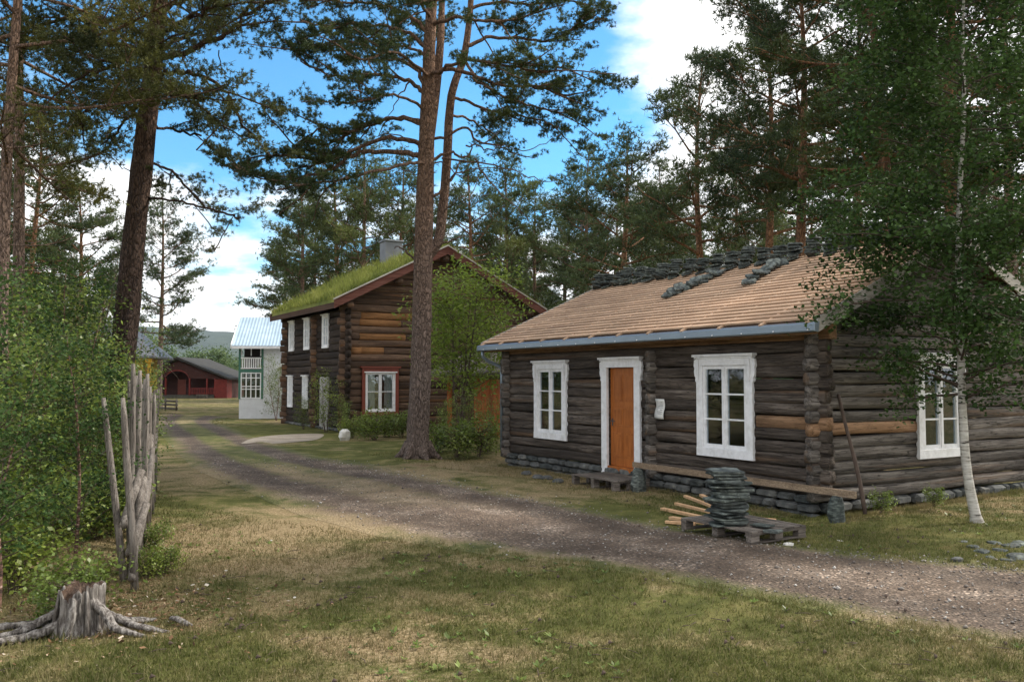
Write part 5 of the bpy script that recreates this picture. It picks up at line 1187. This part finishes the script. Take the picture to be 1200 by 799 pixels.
# --- the leaning pine on the left
LD = 15.5; bp = D(133, 445, LD); B0 = np.array([bp.x, bp.y, 0])
def rel(px, py, dz=0.): p = D(px, py, LD + dz); return np.array([p.x, p.y, p.z]) - B0
t = Tree(202); r = t.rng
trunk = [rel(131, 570), rel(136, 480), rel(146, 400), (rel(155, 300)), rel(166, 200), rel(176, 110), rel(183, 40), rel(189, -30), rel(192, -120), rel(190, -200)]
rr = [.26, .235, .215, .20, .185, .165, .15, .13, .10, .06]; cr = catmull(trunk, 4); cw = np.interp(np.linspace(0, 1, len(cr)), np.linspace(0, 1, len(rr)), rr); t.wood.tube(cr, list(cw), 16, False, (1, 1), random.Random(1), .07)
L([(180, 72), (200, 66), (235, 55), (265, 40), (285, 20), (310, 5), (345, -8)], .07, .25, kids=6, per=4)
L([(178, 95), (200, 85, -.6), (235, 88, -1), (262, 105, -1), (275, 130, -.8), (292, 160, -.8)], .04, .35, kids=4)
L([(178, 92), (205, 100), (228, 120), (250, 140), (265, 150)], .04, .3, kids=4)
L([(172, 150), (195, 150, .5), (215, 155, .5), (235, 160, .5)], .03, .4, kids=3)
L([(176, 100), (190, 108, -1.5), (210, 112, -2), (238, 115, -2)], .035, .3, kids=4)
L([(166, 195), (182, 192, .3), (200, 200, .5), (215, 215, .5), (238, 245, .5)], .03, .4, kids=3)
L([(163, 235), (180, 232), (205, 235), (230, 240), (262, 250), (282, 256)], .022, .55, kids=2, per=2.5)
L([(176, 110), (155, 110), (130, 118), (105, 125), (92, 150)], .045, .25, kids=5)
L([(172, 140), (155, 135, .6), (140, 150, 1), (132, 165, 1)], .03, .3, kids=3)
L([(180, 70), (150, 55), (110, 50), (70, 50), (30, 60)], .06, .2, kids=7, per=4.5)
L([(182, 50), (150, 30, -1), (110, 20, -1.5), (60, 25, -2)], .05, .15, kids=7, per=4.5)
L([(184, 30), (150, 0), (110, -20), (60, -20)], .05, .15, kids=7, per=4)
L([(185, 20), (215, 0), (250, -10), (290, -15)], .05, .15, kids=7, per=4)
L([(183, 45), (205, 30, -1), (235, 15, -1.8), (270, 5, -2)], .045, .2, kids=6, per=4)
L([(183, 40), (160, 60, -1.5), (130, 80, -2.5), (100, 85, -3)], .045, .2, kids=6, per=4.5)
L([(180, 66), (200, 50, 1.5), (230, 35, 2.5), (262, 30, 3)], .045, .2, kids=6, per=4)
L([(180, 76), (160, 85, 1.5), (130, 95, 2.5), (90, 92, 3)], .045, .2, kids=6, per=4)
for q in range(9):
    a_ = q * 2.4; z0 = -30 - q * 18; L([(188, z0), (188 + 60 * math.cos(a_), z0 - 18, 1.4 * math.sin(a_)), (188 + 120 * math.cos(a_), z0 - 25, 3 * math.sin(a_))], .05, .15, kids=6, per=3.5)
for pts_, r0 in (([(160, 290), (150, 288), (145, 292), (141, 285)], .02), ([(168, 205), (150, 200), (135, 190), (128, 180)], .014), ([(255, 60, 0), (262, 85), (275, 95), (310, 98)], .012), ([(155, 330), (142, 322), (136, 312)], .015)):
    p = catmull([rel(*q) for q in pts_], 4); t.limb([a + r.normal(0, .02, 3) for a in p], r0, .005, 5)
V, F = t.needles(19, .068, .0115, .3, .9)
finish(t, V, F, 'pine_tree', 'dark trunked pine leaning right behind the stake fence', 'pine tree', tuple(B0), 0, M['bark_dark'], M['needle_olive'])

# --- generic pines: a few kinds, then copies
P_A = pine(11, 15, 5.0, 3.3, 34, 7, 7, .26, .045, .24, M['bark_red'], M['needle_far'], 'x', per_m=2.4, tl=.95, spread=.2, curve=.22)
P_B = pine(12, 15, 3.6, 3.0, 38, 7, 7, .26, .045, .22, M['bark'], M['needle_far'], 'x', per_m=2.4, tl=.9, spread=.2, curve=.15)
P_C = pine(13, 15, 6.8, 2.8, 30, 7, 7, .26, .045, .22, M['bark_red'], M['needle_far'], 'x', per_m=2.4, tl=.9, spread=.2, curve=.3, dead=12)
P_D = pine(14, 15, 2.4, 2.7, 44, 7, 7, .25, .045, .20, M['bark'], M['needle_far'], 'x', per_m=2.4, tl=.85, spread=.2)
P_N = pine(15, 15, 5.5, 3.2, 36, 11, 16, .085, .015, .115, M['bark'], M['needle_olive'], 'x', per_m=3.2, tl=.9, spread=.14, curve=.2)
P_M = pine(16, 15, 6.0, 3.0, 36, 9, 9, .18, .03, .20, M['bark_red'], M['needle'], 'x', per_m=2.9, tl=.95, spread=.16, curve=.35, dead=12)
used = set()
def place(kind, px, depth, H, rz, lab, group=None, wide=1.0):
    s_ = H / 15.; loc = at(px, depth)
    if kind.name not in used:
        used.add(kind.name); kind.location = loc; kind.rotation_euler = (0, 0, rz); kind.scale = (s_ * wide, s_ * wide, s_); kind['label'] = lab
        if group: kind['group'] = group
        return kind
    return copy_tree(kind, loc, rz, (s_ * wide, s_ * wide, s_), lab, group)
HT = lambda py, depth: D(600, py, depth).z
FB = 'pines in the wood behind the houses'
# left edge
place(P_N, 3, 12.5, 14, .4, 'thick dark pine trunk cut by the left edge of the photo')
place(P_N, 17, 17.0, 17, 2.1, 'slender orange barked pine next to the leftmost trunk')
place(P_M, 33, 34, HT(120, 34), 1.0, 'orange barked pine farther off between the leftmost trunks and the leaning pine')
place(P_A, 90, 52, HT(215, 52), 2.2, 'distant pine showing over the yellow house roof at far left')
place(P_B, -30, 40, 15, 1.2, 'pine standing behind the birch saplings beyond the left edge', wide=1.2)
place(P_D, 60, 60, HT(270, 60), 0.3, 'low dense pine behind the yellow house to the left')
place(P_D, 135, 66, HT(300, 66), 4.3, 'low dense pine just right of the yellow house')
place(P_B, 187, 64, HT(222, 64), 5.2, 'full crowned pine with thick trunk beside the low grey log railing', wide=.95)
# behind the turf roofed house
place(P_D, 352, 54, HT(212, 54), 0.0, 'dense pine rising at the left end of the turf roof', wide=1.2)
place(P_A, 392, 60, HT(190, 60), 1.4, 'pine with several brown stems behind the turf roof, left of the chimney')
place(P_B, 425, 56, HT(172, 56), 2.6, 'tallest of the pines behind the turf roof, just left of the chimney')
place(P_A, 468, 64, HT(185, 64), 3.9, 'pine behind the chimney of the turf roof')
place(P_C, 552, 52, HT(188, 52), .8, 'thin crowned pine seen just right of the big forked pine')
place(P_B, 592, 55, HT(190, 55), 2.9, 'dense pine behind the right slope of the turf roofed gable')
place(P_D, 628, 62, HT(215, 62), 4.4, 'shorter pine in the gap between the two log house roofs')
place(P_B, 690, 58, HT(178, 58), 1.1, 'pine behind the left end of the battened roof')
place(P_A, 732, 46, HT(160, 46), 3.4, 'broad pine with red trunk rising behind the left end of the slate piles', wide=1.15)
place(P_D, 775, 60, HT(190, 60), .5, 'dense pine in the second row behind the battened roof')
place(P_C, 826, 40, HT(72, 40), 2.0, 'tall slim pine with pale bare lower trunk behind the middle of the battened roof')
place(P_B, 865, 56, HT(165, 56), 5.0, 'dark pine filling the gap behind the slim pines on the right')
place(P_C, 900, 36, HT(18, 36), 4.7, 'tall pine with pale orange trunk above the ridge slates')
place(P_M, 938, 31, HT(-90, 31), .9, 'tall pine with twin red stems right of the pale orange trunk')
place(P_D, 985, 60, HT(225, 60), 2.4, 'low pine behind the twin stemmed one, just above the right ridge slates')
place(P_C, 1012, 40, HT(-40, 40), 3.1, 'tall thin pine between the twin stemmed pine and the birch')
place(P_M, 1041, 27, HT(-160, 27), 3.0, 'pine with straight dark trunk just left of the birch crown')
place(P_D, 1085, 48, HT(40, 48), 1.9, 'dense pine half hidden behind the left of the birch crown')
place(P_M, 1128, 25, HT(-220, 25), 5.1, 'thick dark pine trunk showing through the top of the birch')
place(P_B, 1190, 36, HT(-60, 36), 1.3, 'pine behind the birch crown at the right edge')
place(P_M, 1245, 24, 16, 4.0, 'pine whose branches reach in at the top right corner')
place(P_D, 1150, 55, HT(150, 55), .2, 'low pine behind the birch near the right edge')
rf_ = random.Random(6)
for k in range(16):   # deeper rows of the same wood
    px = 655 + k * 36 + rf_.uniform(-10, 10); dd = rf_.uniform(62, 85); place((P_D, P_B, P_A)[k % 3], px, dd, HT(rf_.uniform(215, 265), dd), rf_.uniform(0, 6), 'small distant pine deep in the wood behind the battened roof', 'deep rows of the wood behind the battened roof', 1.25)
for k in range(9):
    px = 335 + k * 36 + rf_.uniform(-10, 10); dd = rf_.uniform(75, 95); place((P_D, P_B)[k % 2], px, dd, HT(rf_.uniform(250, 290), dd), rf_.uniform(0, 6), 'small distant pine deep in the wood behind the turf roofed house', 'deep rows of the wood behind the turf roof', 1.3)
for k in range(9):
    px = -60 + k * 24 + rf_.uniform(-8, 8); dd = rf_.uniform(70, 95); place((P_D, P_B)[k % 2], px, dd, HT(rf_.uniform(300, 345), dd), rf_.uniform(0, 6), 'small distant pine far behind the birch thicket on the left', 'distant pines on the left', 1.35)
# unseen pines added at the right to give the yard shade and reflections
for (x, y, H_, z_) in ((19, 5, 14, 1.), (22, 13, 15, 3.)):
    o = copy_tree(P_M, (x, y, 0), z_, H_ / 15., 'unseen pine added beyond the right edge to shade the yard', 'unseen pines added beyond the right edge')

# --- broadleaf trees and shrubs
def broad(seed, H, stems, Rr, nb, k, leaf, bark, leafm, lab, name_, cat, loc=(0, 0, 0), rz=0, cb=.15, r0=.04, tn=5, spread=.09, up=.5, per_m=5, tl=.45, drp=.0, prof=None, asp=.75, stempath=None, woody=True):
    t = Tree(seed); r = t.rng
    t.br = MB()
    for q in range(stems):
        a_ = r.uniform(0, 6.28); off = 0 if stems == 1 else Rr * .35 * r.random(); hh = H * (1 if stems == 1 else r.uniform(.65, 1.05))
        if stempath and q == 0: cr = [np.array(p) for p in stempath]
        else: cr = t.path([math.cos(a_) * off * .4, math.sin(a_) * off * .4, -.03], [math.cos(a_) * (.0 if stems == 1 else .22), math.sin(a_) * (.0 if stems == 1 else .22), 1], hh, 9, .05, .06)
        t.wood.tube(cr, [r0 * (1 - .85 * i / (len(cr) - 1)) * (1.3 if i == 0 else 1) for i in range(len(cr))], 8, False, (1, 1), random.Random(seed), .06)
        P_ = np.array(cr); n_b = max(3, nb // stems)
        for i in range(n_b):
            u = cb + (1 - cb) * (i + r.random()) / n_b; w = u * (len(P_) - 1); k0 = min(int(w), len(P_) - 2); p = P_[k0] + (P_[k0 + 1] - P_[k0]) * (w - k0)
            az = i * 2.4 + r.normal(0, .5); v = (u - cb) / (1 - cb); pr = prof(v) if prof else (math.sin(math.pi * (v * .75 + .2)) ** .8)
            L_ = Rr * pr * r.uniform(.5, 1.15) + .1; d = [math.cos(az), math.sin(az), up + r.normal(0, .2)]
            b_ = t.path(p, d, L_, 5, .12, .02, drp); rb = max(.006, r0 * .3 * (1 - v * .6)); t.limb(b_, rb, rb * .3, 4); t.twigs(b_, rb, .2, per_m, tl, tn, spread, .8, 1, woody, .1, drp)
    V, F = t.leaves(k, leaf, spread, asp); return finish(t, V, F, name_, lab, cat, loc, rz, bark, leafm)
# birch at the right
g_ = G(1144, 606); BB = np.array([g_.x, g_.y, 0.])
def relb(px, py, dz=0.): p = D(px, py, g_.y + dz); return np.array([p.x, p.y, p.z]) - BB
sp_ = catmull([relb(1145, 612), relb(1139, 585), relb(1132, 540), relb(1128, 480), relb(1126, 420), relb(1124, 350), relb(1123, 280), relb(1126, 200), relb(1130, 120), relb(1128, 40), relb(1130, -30), relb(1126, -80)], 3)
broad(301, 7.8, 1, 1.95, 112, 10, .074, M['birch_bark'], M['birch_leaf'], 'white stemmed birch in full leaf standing before the grey log gable', 'birch_tree', 'birch tree', tuple(BB), 0, cb=.29, r0=.078, tn=7, spread=.10, up=.38, per_m=4.4, tl=.55, drp=.24, stempath=sp_,
      prof=lambda v: min(1, .45 + v * 4) * (.85 + .25 * math.sin(v * 3.1)) * (1 - .45 * v ** 2))
# rowan in front of the turf roofed gable
loc = at(545, 27.5); broad(302, 5.2, 4, 2.1, 72, 5, .15, M['twig'], M['rowan_leaf'], 'light green rowan with several stems hiding the right half of the brown gable', 'rowan_tree', 'rowan tree', (loc[0] - .05, loc[1], 0), 0, cb=.3, r0=.05, tn=5, spread=.16, up=.7, per_m=3.4, tl=.6, asp=.42)
# saplings and shrubs on the left: three kinds, then copies
S_A = broad(311, 3.4, 3, .85, 46, 4, .066, M['birch_bark_red'], M['shrub_leaf'], 'x', 'birch_sapling', 'sapling', cb=.10, r0=.022, tn=5, spread=.075, up=.7, per_m=5, tl=.36)
S_B = broad(312, 2.6, 4, .75, 42, 4, .07, M['twig'], M['shrub_leaf'], 'x', 'leafy_shrub', 'shrub', cb=.05, r0=.016, tn=5, spread=.075, up=.8, per_m=5, tl=.34)
S_C = broad(313, 4.2, 1, 1.0, 50, 6, .06, M['birch_bark_red'], M['birch_leaf'], 'x', 'birch_sapling', 'sapling', cb=.14, r0=.035, tn=5, spread=.08, up=.6, per_m=5, tl=.4)
S_D = broad(314, .55, 6, .38, 36, 4, .055, M['twig'], M['shrub_leaf'], 'x', 'low_bush', 'bush', cb=.02, r0=.006, tn=3, spread=.05, up=.6, per_m=7, tl=.16)
def put(kind, px, depth, s_, rz, lab, group=None):
    loc = at(px, depth)
    if kind.name not in used:
        used.add(kind.name); kind.location = loc; kind.rotation_euler = (0, 0, rz); kind.scale = (s_,) * 3; kind['label'] = lab
        if group: kind['group'] = group
        return kind
    return copy_tree(kind, loc, rz, s_, lab, group)
put(S_C, 4, 7.6, .72, 0, 'reddish stemmed birch sapling at the left edge behind the stump')
put(S_C, 93, 9.0, .60, 2.0, 'slim young birch with thin dark stem between stump and stakes')
SG = 'saplings of the thicket on the left'
th = [(S_A, -30, 8.4, .75), (S_A, 45, 12.4, .9), (S_B, 15, 11.9, .9), (S_B, 75, 12.8, 1.0), (S_A, 95, 14, .98), (S_B, 112, 12.6, .85), (S_A, 60, 14.5, 1.15), (S_A, 20, 13.2, 1.1), (S_B, -5, 11.8, 1.05), (S_A, 125, 14.8, .82), (S_B, 140, 13.6, .75),
      (S_A, 82, 16, 1.15), (S_A, 35, 17, 1.3), (S_B, 118, 18, 1.2), (S_A, -20, 14, 1.2), (S_C, 55, 15, .95), (S_C, 105, 20, 1.1), (S_A, 150, 20, .9), (S_B, 160, 17, .7), (S_C, 0, 19, 1.2), (S_A, 10, 23, 1.4), (S_A, 60, 24, 1.5), (S_A, 100, 27, 1.4), (S_A, 138, 30, 1.3), (S_B, 165, 28, 1.0), (S_B, -50, 10, 1)]
th = [q_ for i_, q_ in enumerate(th) if i_ not in (4, 8, 13, 21)]
for i, (kd, px, dd, s_) in enumerate(th): put(kd, px, dd, s_, i * 1.3, 'bushy young green tree in the dense thicket at the left of the photo', SG)
put(S_A, 325, 42, .95, 1., 'thin young tree growing against the white house wall')
put(S_B, 383, 32.6, .85, 2., 'climbing shrub on both sides of the grey door')
put(S_B, 405, 31.2, .5, 1.2, 'low shrub at the corner of the turf roofed house')
put(S_B, 357, 34.6, .5, 1.2, 'low shrub under the tall windows of the turf roofed house')
put(S_B, 545, 24.6, .62, 3., 'rounded green bush just right of the big forked pine')
put(S_B, 520, 25.5, .5, 4., 'small green bush close behind the big forked pine trunk')
put(S_B, 572, 24.0, .55, 5., 'green bush beside the downpipe of the low log house')
put(S_D, 1028, 13.1, .5, 0., 'tuft of green plants at the foot of the leaning pole')
put(S_D, 1090, 13.8, .45, 0., 'tuft of green plants below the gable window')
put(S_D, 178, 8.8, .5, 0., 'small leafy tuft right of the nearest fence stakes')
put(S_D, 183, 10.2, .5, 2., 'small leafy tuft halfway along the stake fence')
put(S_D, 195, 9.0, .45, 1., 'tiny leafy tuft in the grass right of the fence')
put(S_D, 84, 7.1, .7, 4., 'small leafy tuft growing against the stump')
put(S_D, 108, 7.6, .8, 5., 'small leafy tuft behind the stump')
for i, (px, dd) in enumerate([(22, 8.2), (50, 9.9), (72, 11.2), (15, 9.4), (120, 10.8), (100, 12), (135, 11.2), (45, 11.8), (-5, 8.8), (128, 12.5), (62, 12.4)]): put(S_D, px, dd, 1.0 + .1 * (i % 4), i, 'low leafy plant on the floor of the thicket at the left', 'low plants under the thicket')
for i, (px, dd) in enumerate([(425, 30.5), (450, 30.0), (470, 29.6), (440, 28.5), (415, 29.5), (515, 24), (535, 22.8), (560, 23)]): put(S_D, px, dd, 1.1 + .15 * (i % 4), i, 'low green herb tuft along the foot of the turf roofed house', 'herbs along the turf roofed house')
rs = np.random.default_rng(77); n = 1500; d = 5 * 3.6 ** rs.random(n); x = d * rs.uniform(-.62, .62, n); y = d
r_ = road_in(x, y); u = (x - 4.73) * -.5105 + (y - 13.33) * .8599; tq = (x - 4.73) * .8599 + (y - 13.33) * .5105; m = (r_ > .05) & ~((u > -.1) & (tq > -.15)) & (np.sin(x * 1.7 + 2) + np.sin(y * 2.3 + x) > .1); x, y = x[m], y[m]; n = len(x); kk = 7
z = np.repeat(np.array([gh(a_, b_) for a_, b_ in zip(x, y)]) + .012, kk); X_ = np.repeat(x, kk); Y_ = np.repeat(y, kk); a_ = rs.random(n * kk) * 6.28; l_ = np.repeat(rs.uniform(.02, .055, n), kk) * rs.uniform(.7, 1.2, n * kk)
C = np.stack([X_, Y_, z], 1); Dv = np.stack([np.cos(a_), np.sin(a_), rs.uniform(.1, .8, n * kk)], 1); S_ = np.stack([-np.sin(a_), np.cos(a_), 0 * a_], 1)
V = np.stack([C, C + Dv * l_[:, None] * .5 + S_ * l_[:, None] * .25, C + Dv * l_[:, None], C + Dv * l_[:, None] * .5 - S_ * l_[:, None] * .25], 1).reshape(-1, 3)
props(link('lawn_weeds', fastmesh('lawn_weeds', V, np.arange(4 * n * kk).reshape(-1, 4), M['shrub_leaf'])), 'small flat weeds growing among the grass', 'weeds', kind='stuff')
# far tree belt and hill
F_A = broad(320, 8, 3, 3.0, 46, 4, .40, M['twig'], M['far_leaf'], 'x', 'far_tree', 'tree', cb=.12, r0=.12, tn=5, spread=.4, up=.6, per_m=1.6, tl=1.2)
fa = [(205, 130, .9), (232, 135, 1.05), (252, 128, 1.05), (262, 140, .95), (273, 150, .8), (290, 150, .9), (180, 125, 1.2), (150, 118, 1.3)]
fl_ = ['pale green distant tree behind the veranda house roof', 'round distant tree right of the veranda house gable', 'largest pale round tree below the blue hill', 'distant tree just left of the white house', 'small distant tree above the red barn', 'distant tree behind the red barn', 'distant tree behind the thick trunked pine', 'distant tree far behind the stake fence']
for (px, dd, s_), lb in zip(fa, fl_): put(F_A, px, dd, s_ * .85, px, lb)
rs = np.random.default_rng(5)
# a far-off belt of forest all round the clearing
n = 60000; az = rs.uniform(-1.2, 1.2, n); dd = 150 + 60 * rs.random(n); hmax = 4.2 + 1.2 * np.sin(az * 31) + .7 * np.sin(az * 83 + 1); z = hmax * rs.random(n) ** .8 * (.75 + .25 * np.sin(az * 210 + dd))
C = np.stack([np.sin(az) * dd, np.cos(az) * dd, z], 1); d1 = rs.normal(0, 1, (n, 3)); d2 = rs.normal(0, 1, (n, 3)); s_ = .8
V = np.stack([C, C + d1 * s_, C + d2 * s_], 1).reshape(-1, 3); props(link('far_wood', fastmesh('far_wood', V, np.arange(3 * n).reshape(-1, 3), M['far_leaf'])), 'far off belt of mixed woodland below the hill', 'woodland', kind='stuff')
na_, nr_ = 160, 14; V = []; 
for j in range(nr_):
    for i in range(na_):
        a_ = -1.0 + 2.0 * i / (na_ - 1); q = j / (nr_ - 1); rr_ = 1500 + 2300 * q; prof_ = math.sin(min(1, q * 1.15) * math.pi / 2) ** 1.2
        hh_ = (205 + 26 * math.sin(a_ * 5 + .9) + 14 * math.sin(a_ * 13 + 2) + 4 * math.sin(a_ * 61)) * prof_ + 6 * math.sin(a_ * 90 + q * 20) * prof_ - 8 * (1 - prof_); V.append((math.sin(a_) * rr_, math.cos(a_) * rr_, hh_))
idx = np.arange(na_ * nr_).reshape(nr_, na_); F = np.stack([idx[:-1, :-1].ravel(), idx[:-1, 1:].ravel(), idx[1:, 1:].ravel(), idx[1:, :-1].ravel()], 1)
props(link('hills', fastmesh('hills', V, F, M['hill'], True)), 'long low forested hill fading to blue', 'hill', kind='structure')
# haze
mb = MB(); mb.box((-4500, -300, -12), (4500, 4300, 320)); hz = mb.build('haze', None); props(hz, 'thin blue air over the valley', 'haze', kind='stuff')
hm = bpy.data.materials.new('haze_air'); hm.use_nodes = True; hn = hm.node_tree; hn.nodes.clear(); pv = hn.nodes.new('ShaderNodeVolumePrincipled'); pv.inputs['Density'].default_value = HAZE
pv.inputs['Color'].default_value = (.72, .84, 1, 1); ho = hn.nodes.new('ShaderNodeOutputMaterial'); hn.links.new(pv.outputs[0], ho.inputs['Volume']); hz.data.materials.append(hm)
